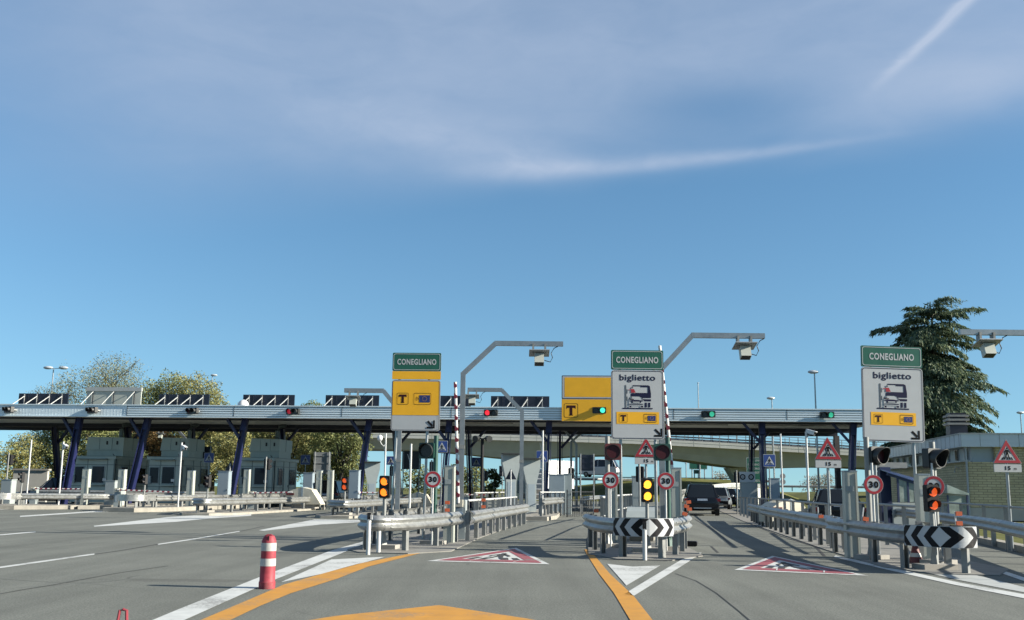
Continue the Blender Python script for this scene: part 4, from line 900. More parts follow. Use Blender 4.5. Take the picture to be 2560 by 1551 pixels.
while x_ < CL: f.box((x_, .015, (ZB + ZT) / 2), (.03, .01, ZT - ZB - .12), FASCD); x_ += 6.5
f.build('fascia', canopy)
bm = MB(); bm.box((CL / 2, CD - .1, ZB - .06), (CL, .25, .42), DARKB); bm.box((CL / 2, CD - .02, (ZB + ZT) / 2 + .1), (CL, .08, .6), FASC); bm.box((CL / 2, 7.3, ZB - .1), (CL, .3, .26), DARKB); bm.box((CL / 2, 1.2, ZB - .02), (CL, .22, .12), DARKB); bm.build('beams', canopy)
en = MB()
for x in (.05, CL - .05): en.box((x, CD / 2, (ZB + ZT) / 2), (.1, CD - .2, ZT - ZB - .02), FASC)
en.build('end_panels', canopy)
def cproj(x, y, z):   # picture column of a canopy-local point
    p = ca + cu_ * x + cn * y; q = Vector((p.x, p.y, z)) - CAM; return 1280 + FPX * q.dot(_R) / q.dot(_F)
def cfit(px, y, z):
    lo, hi = -20.0, CL + 20
    for _ in range(40):
        m_ = (lo + hi) / 2
        if cproj(m_, y, z) < px: lo = m_
        else: hi = m_
    return (lo + hi) / 2
FRONT = ((200, 157), (371, 316), (614, 572), (924, 890), (1124, 1105), (1373, 1364), (1904, 1912), (2133, 2127)); REAR = ((137, 149), (318, 335), (478, 494), (704, 717), (988, 999), (1171, 1177), (1400, 1399), (1880, 1877))
for pt, pb in FRONT:
    xt, xb = cfit(pt, 1.0, ZB), cfit(pb, -.3, 0); c = MB(); a_, b_ = Vector((xb, -.3, 0)), Vector((xt, 1.0, ZB)); c.bar(a_, b_, .16, .10, COLB)
    for s_ in (-.15, .15): c.bar(a_ + Vector((s_, 0, 0)), b_ + Vector((s_, 0, 0)), .035, .40, COLB)
    e_ = a_.lerp(b_, .86); c.bar(e_, b_ + Vector((0, 0, -.02)), .36, .30, COLB); o = c.build('column', canopy); e_ = a_.lerp(b_, .77); k = MB(); k.bar(e_ + Vector((-.1, 0, 0)), (e_.x - 1.05, 1.0, ZB), .16, .16, COLB); k.build('knee_brace', o)
for pt, pb in REAR:
    xt, xb = cfit(pt, 7.3, ZB - .2), cfit(pb, 9.0, 0); c = MB(); a_, b_ = Vector((xb, 9.0, 0)), Vector((xt, 7.3, ZB - .2)); c.bar(a_, b_, .16, .10, COLB)
    for s_ in (-.15, .15): c.bar(a_ + Vector((s_, 0, 0)), b_ + Vector((s_, 0, 0)), .035, .36, COLB)
    o = c.build('column', canopy); e_ = a_.lerp(b_, .78); k = MB(); k.bar(e_ + Vector((.1, 0, 0)), (e_.x + 1.1, 7.3, ZB - .2), .14, .14, COLB); k.build('knee_brace', o)
for px in (1210, 1450, 1745, 1960, 2070): 
    x = cfit(px, 3.2, ZB); MB().box((x, 3.2, ZB - .02), (3.6, .14, .07), mat('light_tube_cover', (.5, .48, .45), .4)).build('strip_light', canopy)
def on_canopy(px, dy, z): x = cfit(px, dy, z if z > 1 else 5.6); p = ca + cu_ * x + cn * dy; return (p.x, p.y, z)
CRZ = math.atan2(cu_.y, cu_.x)
for px, h, w, light, lab in ((107, .95, 3.2, False, 'navy back of a roof sign board at the far left end of the canopy'), (283, 1.35, 3.5, True, 'tall pale grey roof board with a box top edge'), (459, .95, 3.2, False, 'navy back of a roof sign board right of the pale tall board'),
        (671, .95, 3.25, False, 'navy back of a roof sign board beside the white dome'), (880, .95, 3.35, False, 'navy back of a roof sign board behind the left gantry antenna'), (1110, .95, 3.3, False, 'navy roof board partly hidden by the leaning white gantry mast'), (1300, .95, 3.6, False, 'navy back of a roof sign board above the red canopy signal')):
    board_back(lab, on_canopy(px, 3.0, ZT - .05), CRZ, w, h, light, 4 if not light else 3)
dm = MB().ball((0, 0, 0), (.36, .36, .42), CARWHT, 14, 8, z0=-.3).build('white_dome', None, True); dm.location = on_canopy(608, 1.2, ZT + .02); tag(dm, 'small white dome standing on the canopy roof edge', 'dome')
for px, py, rz, lit, lab in ((27, 1029, -34, (LENSR, LENSR), 'unlit canopy signal turned left, nearest the left picture edge'), (235, 1029, -32, (LENSR, LENSR), 'unlit canopy signal turned left on the vertical ribbed fascia'), (485, 1030, -26, (LENSR, LENSK), 'unlit canopy signal right of the ribbed fascia joint'),
        (735, 1031, -16, (REDM, LENSK), 'dimly glowing red canopy signal below the fourth roof board'), (1228, 1031, -6, (REDL, LENSK), 'bright red canopy signal beside the bent gantry'), (1770, 1035, 0, (LENSK, GRNM), 'green canopy signal above the dark car lane'), (2066, 1038, 3, (LENSK, GRNM), 'green canopy signal left of the right ticket lane sign')):
    d = at(px, py, (ca + cu_ * cx_at(px)).y); canopy_signal(lab, on_canopy(px, -.02 + (-.05), 5.66), CRZ + R(rz), lit)
# yellow lane board on the canopy
yb = thing('yellow_lane_board', 'large yellow two-panel lane board with boxed T on the canopy edge', 'sign', on_canopy(1404, -.05, 0), CRZ)
s_ = (at(1528, 995, 60).x - at(1404, 995, 60).x) / (1528 - 1404); wy = 142 * s_; zt = at(1404, 938, 60.6).z; zm = at(1404, 997, 60.6).z; zb_ = at(1404, 1053, 60.6).z; xf = vxf(-.1)
b = MB(); b.prism(rr(wy / 2, (zt + zm) / 2, wy, zt - zm, .05), -.1, 0, ALU); b.flat(rr(wy / 2, (zt + zm) / 2, wy - .02, zt - zm - .02, .05), NAVY, xf, 1); b.flat(rr(wy / 2, (zt + zm) / 2, wy - .09, zt - zm - .09, .05), SWHITE, xf, 2); b.flat(rect(.17, zm + .12, wy - .17, zt - .12), SYEL, xf, 3); b.build('upper_panel', yb)
b = MB(); b.prism(rect(0, zb_, wy, zm - .01), -.1, 0, ALU); b.flat(rect(.01, zb_ + .01, wy - .01, zm - .02), SYEL, xf, 1); draw_t(b, xf, .55, (zb_ + zm) / 2 - .02, .82, 2); b.build('lower_panel', yb)
canopy_signal('bright green twin signal set into the yellow lane board', on_canopy(1498, .02, (zb_ + zm) / 2), CRZ, (LENSK, GRNL))

# ------------------------------------------------------------------ overpass behind
bridge = thing('overpass_bridge', 'pale concrete road overpass crossing behind the toll canopy', 'bridge', (0, 120, 0))
BX = [(-30, 7.65, 0), (-18, 7.55, 0), (-6, 7.45, 0), (6, 7.3, 0), (14, 7.15, 0), (22, 6.85, 0), (32, 6.4, 0), (44, 5.85, 0), (58, 5.2, 0)]
def bz(x):
    for (a, za, _), (b_, zb, _) in zip(BX, BX[1:]):
        if a <= x <= b_: return za + (zb - za) * (x - a) / (b_ - a)
    return BX[-1][1]
def bd(x, z): return z - {True: 0}.get(False, 0)
gb_, pb_, rb_, rf_ = MB(), MB(), MB(), MB(); xs = [-30 + 88 * i / 88 for i in range(89)]
def haunch(x):   # girder depth grows towards the piers
    return 1.25 + .75 * max(math.exp(-((x - .9) / 7) ** 2), math.exp(-((x - 27.5) / 7) ** 2), math.exp(-((x + 30) / 7) ** 2))
vs = []
for x in xs:
    z = bz(x) - .62; vs += [(x, .55, z), (x, 1.2, z - haunch(x) * .55), (x, 1.6, z - haunch(x)), (x, 8.4, z - haunch(x)), (x, 9.4, z)]
gb_.add(vs, [(5 * i + k, 5 * i + 5 + k, 5 * i + 6 + k, 5 * i + 1 + k) for i in range(88) for k in range(4)], BCONC2); gb_.build('girder', bridge)
vs = []
for x in xs: z = bz(x); vs += [(x, 0, z), (x, 0, z - .64), (x, .6, z - .66), (x, 10, z - .66), (x, 10, z), (x, 9.7, z), (x, 9.7, z - .3), (x, .3, z - .3), (x, .3, z)]
pb_.add(vs, [(9 * i + k, 9 * i + (k + 1) % 9, 9 * i + 9 + (k + 1) % 9, 9 * i + 9 + k) for i in range(88) for k in range(9)], BCONC)
for i in range(0, 88, 3): x = xs[i]; pb_.box((x, -.004, bz(x) - .32), (.03, .01, .62), BCONC2)
for i in range(88): pb_.bar((xs[i], -.012, bz(xs[i]) - .26), (xs[i + 1], -.012, bz(xs[i + 1]) - .26), .02, .025, BCONC2)
pb_.build('deck', bridge)
for i in range(0, 88):
    a, c = xs[i], xs[i + 1]
    for dz, w in ((1.05, .07), (.74, .05)): rb_.bar((a, .15, bz(a) + dz), (c, .15, bz(c) + dz), .06, w, BRAIL)
    for dz in (.16, .42): rb_.bar((a, .34, bz(a) + dz), (c, .34, bz(c) + dz), .05, .17, BRAIL)
    for dz in (.2, .55): rf_.bar((a, 9.6, bz(a) + dz), (c, 9.6, bz(c) + dz), .05, .26, DARKB)
    rb_.box((a, .15, bz(a) + .53), (.07, .07, 1.06), BRAIL if i % 2 else GALVP)
    if i % 3 == 1: rf_.box((a, 9.7, bz(a) + .75), (.08, .08, 1.5), GALVP)
rb_.build('railing', bridge); rf_.build('far_railing', bridge)
for x in (.9, 27.5, -30):
    z = bz(x) - .62 - haunch(x); q = MB(); q.prism([(x - 1.0, 0), (x + 1.0, 0), (x + 1.0, z * .62), (x + 1.9, z), (x - 1.9, z), (x - 1.0, z * .62)], 3.2, 6.4, BCONC2); q.build('pier', bridge)

# ------------------------------------------------------------------ station building on the right
B0 = at(2416, 1100, 52); B1 = at(2215, 1100, 72); bo = Vector((B0.x, B0.y, 0)); bu = Vector((B1.x - B0.x, B1.y - B0.y)); BLn = bu.length; ang = math.atan2(bu.y, bu.x) - PI / 2
bld = thing('station_building', 'low flat roofed yellow brick building with a pale metal roof edge', 'building', bo, ang)
zr = at(2416, 1086, 52).z; zf = at(2416, 1118, 52).z; zw = at(2416, 1155, 52).z; Wd = 22
bw = MB(); bw.box((Wd / 2, BLn / 2, zw / 2), (Wd, BLn, zw), BRICK); bw.box((Wd / 2 + .0, BLn / 2, (zw + zf) / 2), (Wd - .5, BLn - .5, zf - zw), WINW); bw.box((Wd / 2 + .7, .2, (zf + zw) / 2), (Wd - 1.2, .5, zf - zw + .02), BRICK); bw.build('walls', bld)
MB().box((Wd / 2, BLn / 2, .30), (Wd + .06, BLn + .06, .60), PLAST).build('base_plinth', bld)
rf = MB(); rf.box((Wd / 2, BLn / 2, (zr + zf) / 2), (Wd + .7, BLn + .7, zr - zf), ROOFW); rf.box((Wd / 2, BLn / 2, zr + .02), (Wd + .8, BLn + .8, .05), STRUT)
for k in range(40): rf.box((.9 * k - .35, -.356, (zr + zf) / 2), (.012, .01, zr - zf - .02), ROOFM)
for k in range(24): rf.box((-.356, .9 * k, (zr + zf) / 2), (.01, .012, zr - zf - .02), ROOFM)
rf.build('roof', bld)
sl_ = MB().box((-.05, BLn / 2, zw + .03), (.3, BLn + .1, .06), STRUT); sl_.build('window_sill', bld)
for k in range(11):
    y = 1.0 + k * (BLn - 1.6) / 10; w_ = MB().box((.235, y, (zf + zw) / 2 + .03), (.05, .62, zf - zw - .08), STRUT).build('window', bld); MB().box((.20, y, (zf + zw) / 2 + .03), (.03, .5, zf - zw - .2), GLASS).build('pane', w_)
MB().tube([(-.1, 1.2, zw - .3), (-.3, 1.2, zw - .22), (-.35, 1.2, zw - .5)], .05, STRUT).build('wall_lamp', bld)
MB().tube([(-.08, -.06, zf), (-.08, -.06, 0.2)], .05, ALU).build('downpipe', bld, True)
chm = MB(); chm.box((0, 0, .45), (1.0, 1.0, 1.1), DARKB)
for k in range(3): chm.box((0, 0, 1.08 + k * .24), (1.25 - .02 * k, 1.25, .12), CONC); chm.box((0, 0, 1.2 + k * .24), (.9, .9, .12), DARKB)
ch = chm.build('chimney', bld); ch.location = Vector((1.2, 6.5, zr - .1)); sc_ = .92; ch.scale = (sc_, sc_, sc_)
# ------------------------------------------------------------------ placing things
def bp(px, py, Y, zg=0.0): p = at(px, py, Y); return (p.x, Y, zg)
def zz(px, py, Y): return at(px, py, Y).z
# guardrails --------------------------------------------------------
guardrail('silver guardrail bending round the nose below the yellow T lane sign', [(-2.2, 34), (-2.8, 28.5), (-3.15, 24), (-3.12, 22.3), (-2.72, 21.3), (-2.1, 22), (-1.6, 23.8), (-1.2, 26)], .74, step=2.0)
guardrail('long silver guardrail left of the centre lane, starting at the barrier box', [(-.97, 26.3), (-.3, 32), (.65, 39.5)], .74, step=1.5)
guardrail('short pale guardrail below the blue grey cabinets, left of the centre lane', [(1.40, 45), (2.0, 49), (2.6, 52)], .92, step=1.3)
guardrail('chevron striped guardrail nose below the middle ticket lane sign', [(1.74, 24.3), (1.78, 22.4), (1.96, 21.1), (2.45, 20.3), (3.0, 20.5), (3.35, 21.3), (3.75, 22.6), (4.05, 24)], .75, step=1.15, chev=((2.60, 20.3), .74, .135, .80))
guardrail('guardrail behind the middle nose along the left side of the dark car lane', [(4.25, 25.4), (5.0, 32), (6.2, 41)], .78)
guardrail('straight silver guardrail right of the dark car lane', [(10.4, 46), (9.2, 38.5), (7.9, 29), (7.2, 23.0)], .76, step=1.6)
guardrail('chevron striped guardrail nose below the right ticket lane sign', [(6.98, 23.2), (6.86, 21.5), (6.70, 19.3), (6.72, 18.5), (6.90, 17.78), (7.22, 17.32), (7.55, 17.42), (7.74, 17.95), (7.86, 18.8), (8.0, 20.6)], .75, step=1.5, chev=((7.12, 17.4), .72, .135, .72))
guardrail('low guardrail on the grass verge in front of the brick building', [(8.9, 15.5), (10.57, 21.8), (12.1, 27), (13.7, 34), (15.2, 42)], .70, side=-1, step=2.2)
guardrail('silver guardrail nose around the twin amber signal left of the yellow T sign', [(-7.0, 60), (-7.9, 48.5), (-7.85, 46), (-7.3, 44.8), (-6.7, 45.6), (-5.9, 54), (-4.9, 64)], .74, step=3, zg=0)
guardrail('silver guardrail nose in front of the steel booth with the dark open window', [(-13.5, 62), (-14.4, 51), (-14.3, 48), (-13.8, 46.8), (-13.1, 47.4), (-12, 54), (-10.6, 61)], .74, step=3)
guardrail('flat curved sheet nose in front of the middle booth', [(-19.3, 55), (-19.5, 53), (-19.25, 51.9), (-18.6, 51.4), (-17.95, 51.8), (-17.75, 53)], .82, step=1.6, flat=True)
guardrail('silver guardrail right of the flat curved nose of the middle booth', [(-17.75, 53), (-16.3, 57), (-15.2, 61)], .80, step=2)
guardrail('flat curved sheet nose at the left picture edge', [(-27.4, 57), (-27.5, 55), (-27, 54), (-26.3, 53.7), (-25.6, 54.1), (-25.4, 55)], .80, step=1.6, flat=True)
guardrail('silver guardrail beside the flat nose at the left picture edge', [(-25.4, 55), (-24.2, 55.6), (-22.9, 56.4)], .80, step=2.4)
guardrail('silver guardrail in front of the leftmost booth', [(-22.7, 56.2), (-21.6, 57), (-20.3, 58.4)], .80, step=2.2)
guardrail('pale guardrail on the exit side of the centre lane', [(4.0, 57), (4.6, 66), (6.5, 80), (10, 96)], .85, step=2.2)
guardrail('second pale guardrail on the exit side of the centre lane, further left', [(3.2, 66), (3.6, 76), (4.0, 90)], .85, step=2.2)
guardrail('distant guardrail along the grassy embankment crest', [(3, 126), (12, 132.5), (21, 134.2), (34, 134)], .82, step=2.4, zg=1.9)
guardrail('distant guardrail along the field right of the canopy columns', [(34, 150), (46, 149), (62, 148), (90, 150)], .82, step=3, zg=1.35)
for o in [o for o in COL.objects if o.type == 'EMPTY' and o.get('label', '').startswith('distant guardrail along the grassy')]: pass
guardrail('pale guardrail behind the dark blue car booms at the left', [(-27.5, 61), (-22.6, 61)], .95, step=2.2)
guardrail('pale guardrail behind the lowered boom of the middle booth', [(-20.6, 60), (-17.2, 61.5)], .95, step=2)
guardrail('pale guardrail behind the flat nose between the two left booths', [(-22.3, 60.5), (-20.8, 61)], 1.0, step=1.4)
guardrail('inner guardrail behind the cream crash cushion island', [(-13.6, 53), (-12.2, 62), (-11.3, 68)], .9, side=-1, step=2)
guardrail('inner guardrail behind the dim amber signal island', [(-7.3, 52), (-6.4, 62), (-5.2, 72)], .9, side=-1, step=2)
# pipe railings -----------------------------------------------------
pipe_railing('white pipe railing behind the long guardrail left of the centre lane', [(-1.1, 27.5), (-.4, 33.5), (.25, 41)], .98, 9)
pipe_railing('white pipe railing further back behind the bent gantry mast', [(-1.5, 45), (-.2, 58)], 1.1, 7)
pipe_railing('white pipe railing in front of the blue grey cabinets', [(1.35, 48), (2.75, 53.5)], 1.15, 6)
pipe_railing('grey pipe railing behind the straight guardrail of the dark car lane', [(7.6, 24.2), (9.3, 36), (12.2, 56)], 1.0, 15, GALVP)
pipe_railing('grey pipe railing behind the right chevron nose', [(8.65, 22), (9.3, 26), (10.6, 33)], 1.0, 6, GALVP, True)
pipe_railing('rusty pipe railing on the verge in front of the brick wall', [(9.2, 16), (10.75, 21.8), (12.3, 27), (13.9, 34)], 1.0, 7, GALVP)
pipe_railing('pale pipe railing along the middle island beside the grey pillar', [(2.35, 27), (3.6, 36), (5.5, 47)], 1.1, 14, WPOLE, True)
# dark mesh fence -------------------------------------------------------
t = thing('mesh_fence', 'dark mesh fence beside the pale exit guardrails of the centre lane', 'fence', (2.7, 50, 0), 0); b = MB()
for k in range(16): b.box((.10 * k, .22 * k, .6), (.02, .02, 1.2), DFENCE)
for z in (.1, .45, .8, 1.18): b.bar((0, 0, z), (1.5, 3.3, z), .02, .03, DFENCE)
b.build('mesh_panel', t)
for k in (0, 15): MB().box((.10 * k, .22 * k, .64), (.06, .06, 1.28), DFENCE).build('post', t)

# tall lane signs --------------------------------------------------
l, z = bp(1038, 1078, 27.0), zz(1038, 1078, 27.0)
lane_sign('yellow lane sign with boxed T and flag symbol under a green name board', l, R(-1), z / 1.04, 'tele', (-.12, -.06), (-.42, .32), W=1.22).scale = (1.04,) * 3
l, z = bp(1594.5, 1099, 25.0), zz(1594, 1099, 25.0)
lane_sign('white ticket lane sign in the middle, overlapping the yellow lane board', l, R(1), z / 1.04, 'ticket', (.02, .02), (-.40, .40), W=1.22).scale = (1.04,) * 3
l, z = bp(2228, 1105, 21.2), zz(2228, 1105, 21.2)
o = lane_sign('white ticket lane sign on the right, in front of the cedar', l, R(2), z / .945, 'ticket', (.08, .08), (-.44, .42), W=1.34); o.rotation_euler = (0, R(1.2), R(2)); o.scale = (.945, .945, .945)

# island signals ------------------------------------------------------
def tw(label, px, y1, y2, Y, rz, lamp, s, block=True, zg=0.0):
    zc = zz(px, (y1 + y2) / 2, Y); key = None; o = twin_signal(label, bp(px, y1, Y, zg), R(rz), zc - zg, lamp, block, s=s); return o
tw('lit amber twin lamp signal under the yellow T lane sign', 962, 1204, 1231, 22.6, -8, AMBO, .84)
tw('bright yellow twin lamp signal above the middle chevron nose', 1617.5, 1212, 1240, 22.4, 0, AMBY, .90)
tw('dim orange twin lamp signal turned right above the right chevron nose', 2329, 1230, 1262, 18.3, 9, AMBD, .83)
tw('small dim amber twin lamp signal left of the lit amber one', 862.5, 1202, 1218, 46, -10, AMBD, 1.05, True, .1)
tw('unlit twin lamp signal in front of the right corner of the middle booth', 519.5, 1196, 1212, 48, -34, LENSR, 1.02, True, .1)
tw('unlit twin lamp signal in front of the left corner of the middle booth', 362, 1193.5, 1205, 53, -38, LENSR, .9, False, .2)
tw('unlit twin lamp signal at the left edge beside the dark blue car', 55, 1187, 1200, 55, -42, LENSK, .95, False, .2)
Y = 24.6; px0 = 1088
big_signal('unlit round lane signal on a green post behind the speed limit sign', bp(px0, 1130, Y), R(-14), -.20, zz(1067, 1127, Y), zz(1088, 1089, Y), LENSK, GREENH, GREENH, -1, hood=.16)
Y = 24.0; big_signal('dark red round lane signal left under the middle ticket sign', bp(1519, 1130, Y), 0, .12, zz(1530, 1130, Y), zz(1519, 1091, Y), LENSR, CONER, GALVP, 1, hood=.05)
Y = 23.2; big_signal('dark red round lane signal right under the middle ticket sign', bp(1670, 1130, Y), 0, -.13, zz(1655, 1131, Y), zz(1670, 1093, Y), LENSR, GREENH, GREENH, -1, hood=.05)
Y = 20.8; big_signal('hooded round lane signal on a thick grey post left under the right ticket sign', bp(2172, 1140, Y), R(28), .20, zz(2198, 1140, Y), zz(2172, 1093, Y), LENSR, DARKG, GALVP, 1, hood=.24)
Y = 19.5; big_signal('hooded round lane signal above the dim orange twin lamps', bp(2337, 1140, Y), R(32), -.08, zz(2325, 1147, Y), zz(2337, 1105, Y), LENSK, DARKG, GALVP, -1, hood=.26)
for px, py, Y, lab, pp in ((1082.5, 1199, 24.3, 'thirty limit sign on the green signal post under the yellow T sign', 0), (1526, 1201, 23.8, 'thirty limit sign left of the bright yellow twin lamps', 0), (1664, 1203, 23.0, 'thirty limit sign right of the bright yellow twin lamps', 0), (2182, 1212, 20.5, 'thirty limit sign on a thin white post before the navy shelter frame', 0), (2333, 1216, 19.3, 'thirty limit sign half hidden behind the dim orange twin lamps', 0)):
    speed_sign(lab, bp(px, py, Y), 0 if px < 2300 else R(-4), zz(px, py, Y), .378, pp == 0, pz=zz(px, py, Y) + (.12 if px < 2000 else .42))
for px, py, Y, lab in ((1615, 1161, 29.5, 'crossing triangle partly hidden behind the middle ticket sign'), (2070, 1170, 25.8, 'crossing triangle between the navy columns, left of the grey pillar'), (2518, 1181, 24.2, 'crossing triangle in front of the yellow brick wall')): crossing_warning(lab, bp(px, py, Y), zz(px, py, Y))
for px, py, Y, s, lab in ((1355, 1141.5, 58, .62, 'blue crossing sign left of the navy column under the yellow board'), (1923, 1152, 53, .62, 'blue crossing sign on the navy column of the dark car lane'), (1191, 1155.5, 70, .61, 'shaded blue crossing sign beside the black floodlight mast'), (977.5, 1152, 76, .62, 'shaded blue crossing sign behind the left posts of the yellow T sign'),
        (764, 1150, 68, .62, 'small blue crossing sign right of the booth with the dark open window'), (1105, 1117, 60, .66, 'blue crossing sign half hidden by the round signal on the green post'), (523, 1145, 66, .62, 'dark blue crossing sign at the right corner of the middle booth'), (2198, 1163, 44, .42, 'small blue crossing sign below the hooded signal of the right island')): blue_crossing(lab, bp(px, py, Y), zz(px, py, Y), s)

# pillars ----------------------------------------------------------
for px, Y, yt, w, lab in ((1124.5, 25.4, 1167, .25, 'grey pillar beside the raised red and white boom'), (1529, 26.5, 1190, .30, 'grey pillar behind the thirty limit sign left of the yellow lamps'), (1691, 24.6, 1172, .24, 'grey pillar left of the dark car'), (2125, 21.5, 1180, .27, 'grey pillar in front of the rightmost navy column'), (2308, 20.9, 1188, .24, 'pale pillar behind the dim orange twin lamps'),
        (213.5, 58, 1174, .38, 'pale pillar in front of the leftmost booth door'), (303.5, 57, 1175, .36, 'pale pillar between the leftmost and middle booths'), (476, 58, 1178, .36, 'pale pillar in front of the middle booth'), (616, 59, 1175, .32, 'pale pillar in front of the booth with the dark open window'), (797, 60, 1178, .32, 'pale pillar left of the parked dark hatchback'), (825.5, 60, 1177, .32, 'pale pillar in front of the parked dark hatchback')):
    pillar(lab, bp(px, 1230, Y), R(-4), zz(px, yt, Y), w, .26 if Y < 40 else .34)
# booms ----------------------------------------------------------------
boom_gate('raised red and white boom left of the white gantry mast', bp(1149, 1280, 27.2), R(-5), 3.1, True, -.045)
boom_gate('raised red and white boom behind the middle ticket sign', bp(1688, 1280, 25.6), R(-5), 3.9, True, -.085)
boom_gate('lowered striped boom in front of the blue car', bp(88, 1211, 60, .1), 0, 3.0, False, 0)
boom_gate('lowered striped boom in front of the middle booth', bp(298, 1214, 56, .1), 0, 2.9, False, -.03)
boom_gate('lowered striped boom before the cream crash cushion', bp(722, 1219, 56, .1), 0, -2.1, False, -.03) if False else boom_gate('lowered striped boom before the cream crash cushion', bp(632, 1222, 57, .0), 0, 2.2, False, .03)
boom_gate('lowered striped boom with a white ball tip left of the lit amber lamps', bp(955, 1222, 53, .1), PI, 1.2, False, 0, tip=True)
boom_gate('lowered dark red boom right of the white gantry mast', bp(1166, 1221, 62), 0, 1.3, False, 0)
# gantries --------------------------------------------------------------
def gan(label, px, Y, yv, ya, bend, arm, boxx, **k): o = gantry(label, bp(px, yv, Y), 0, zz(px, yv, Y), zz(px, ya, Y), bend, arm, 0, boxx, **k); return o
gan('white bent gantry with antenna in front of the canopy, left of centre', 1158, 27.6, 935, 858, .85, 2.66, 2.02, r=.065)
gan('bent gantry with antenna rising behind the middle ticket sign', 1652, 25.6, 925, 838, .80, 2.59, 2.08, r=.065)
gan('gantry arm with antenna reaching in from the right picture edge', 2691, 24, 930, 834, -.8, -2.66, -2.05, r=.065)
gan('pale bent gantry below the red canopy signal, antenna behind the white mast', 1305, 40, 1029, 976, -.79, -2.1, -1.92, r=.075)
gan('bent gantry behind the yellow T sign, antenna above the canopy edge', 1000, 40, 1029, 978, -.66, -2.16, -1.80, r=.085)
gan('far gantry mast on the exit side with its arm to the right', 1428, 72, 1105, 1080, .8, 2.6, 2, box=False); gan('far gantry mast on the exit side with its arm to the left', 1441, 70, 1112, 1076, -.8, -2.6, -2, box=False)
gan('far gantry beyond the middle booth in front of russet bushes', 470, 76, 1104, 1077, -.75, -2.6, -2, r=.08)
# camera poles ----------------------------------------------------------
for px, yt, Y, cam_, dome, lab in ((159, 1104.5, 56, True, False, 'white camera pole in front of the leftmost navy column'), (454.6, 1107, 54, True, False, 'white camera pole in front of the middle booth'), (79, 1100, 62, False, False, 'bare white pole above the dark blue car'), (2015, 1080, 42, True, False, 'camera pole left of the crossing triangle, camera on top'), (1951, 1085, 58, False, False, 'thin grey pole right of the blue crossing sign'),
        (965, 1084, 55, False, True, 'white pole with a dome camera above the lit amber lamps'), (1028, 1110, 44, False, False, 'thin sensor pole between the posts of the yellow T sign'), (1357, 1077, 50, False, False, 'thin white pole across the blue crossing sign')):
    cctv(lab, bp(px, yt, Y), 0, zz(px, yt, Y), R(40) if px < 2000 else R(50), cam_=cam_, dome=dome, arm=.16, below=.25 if px < 2000 else .02)
t = thing('floodlight_mast', 'black mast with two floodlights beside the shaded crossing sign', 'mast', bp(1206, 1100, 58)); h = zz(1206, 1096, 58)
MB().cyl((0, 0, 0), (0, 0, h), .09, BLACKP).build('mast', t, True)
for s in (-1, 1): MB().bar((0, 0, h - .05), (s * .26, 0, h + .02), .08, .08, BLACKP).cyl((s * .25, .1, h), (s * .40, -.25, h - .05), .14, DARKG, r1=.18, n=12).build('floodlight', t, True)
# black rear views of lane signals -----------------------------------------
def black_sig(label, px, py, Y):
    t = thing('small_signal', label, 'traffic light', bp(px, py, Y), R(160), 'small black signals seen from behind'); z = zz(px, py, Y)
    b = MB(); b.prism(rr(0, z, .30, .62, .05), -.1, .1, BLACKP); b.build('housing', t); MB().cyl((0, .12, 0), (0, .12, z + .4), .045, GALVP).build('pole', t, True)
    for s in (-.15, .15): MB().hood((0, -.1, z + s), .13, .26, BLACKP).build('visor', t, True); MB().prism(circ(0, z + s, .11, 14), -.11, -.09, LENSK).build('lens', t)
for px, py, Y, lab in ((668, 1161, 58, 'small black signal in front of the booth with the dark open window'), (25, 1150, 62, 'small black signal at the left edge before golden bushes'), (981, 1178, 66, 'small black signal under a shaded crossing sign'), (1212, 1190, 64, 'small black signal low on the floodlight mast side'), (1428, 1184, 60, 'small black signal beside the blue grey cabinets'), (1842, 1194, 60, 'small black signal left of the twin disc board'), (1081, 1168, 62, 'small black signal under the round signal on the green post'), (1600, 1186, 42, 'small black signal above the bright yellow twin lamps')): black_sig(lab, px, py, Y)
# machines, cabinets ------------------------------------------------------------
for px, yt, Y, lab in ((1277, 1137, 52, 'tall flared grey machine left of the pale gantry mast'), (1327, 1149, 54, 'tall flared grey machine right of the pale gantry mast'), (931, 1157, 62, 'flared pale machine left of the lit amber lamps')): ticket_machine(lab, bp(px, yt, Y), R(8), zz(px, yt, Y), MACH)
for px, Y, w, yt, m, sp, lab in ((1392, 55, .80, 1188, CABL, True, 'blue grey two-door cabinet right of the navy column'), (1419, 55.2, .40, 1186, MACH, False, 'narrow grey cabinet right of the two-door cabinet'), (560, 60, .62, 1179, CABL, False, 'blue grey cabinet left of the leaning navy column'), (771, 62, .55, 1183, CABL, False, 'blue grey cabinet under the small blue crossing sign'), (886, 55, .5, 1177, CABL, False, 'grey cabinet before the second navy column from the yellow T sign'),
        (279, 58, .55, 1203, MACH, False, 'low grey cabinet before the leftmost booth'), (20, 58, .6, 1200, MACH, False, 'low grey cabinet at the left picture edge'), (1936, 60, .55, 1197, CABL, False, 'grey cabinet right of the navy column of the dark car lane'), (1872, 61, .95, 1208, MACH, True, 'pale wide cabinet under the twin disc board'), (1594, 44, .45, 1192, MACH, True, 'grey cabinet behind the bright yellow twin lamps')):
    cabinet(lab, bp(px, 1230, Y), R(-5), w, .5, zz(px, yt, Y), m, sp)
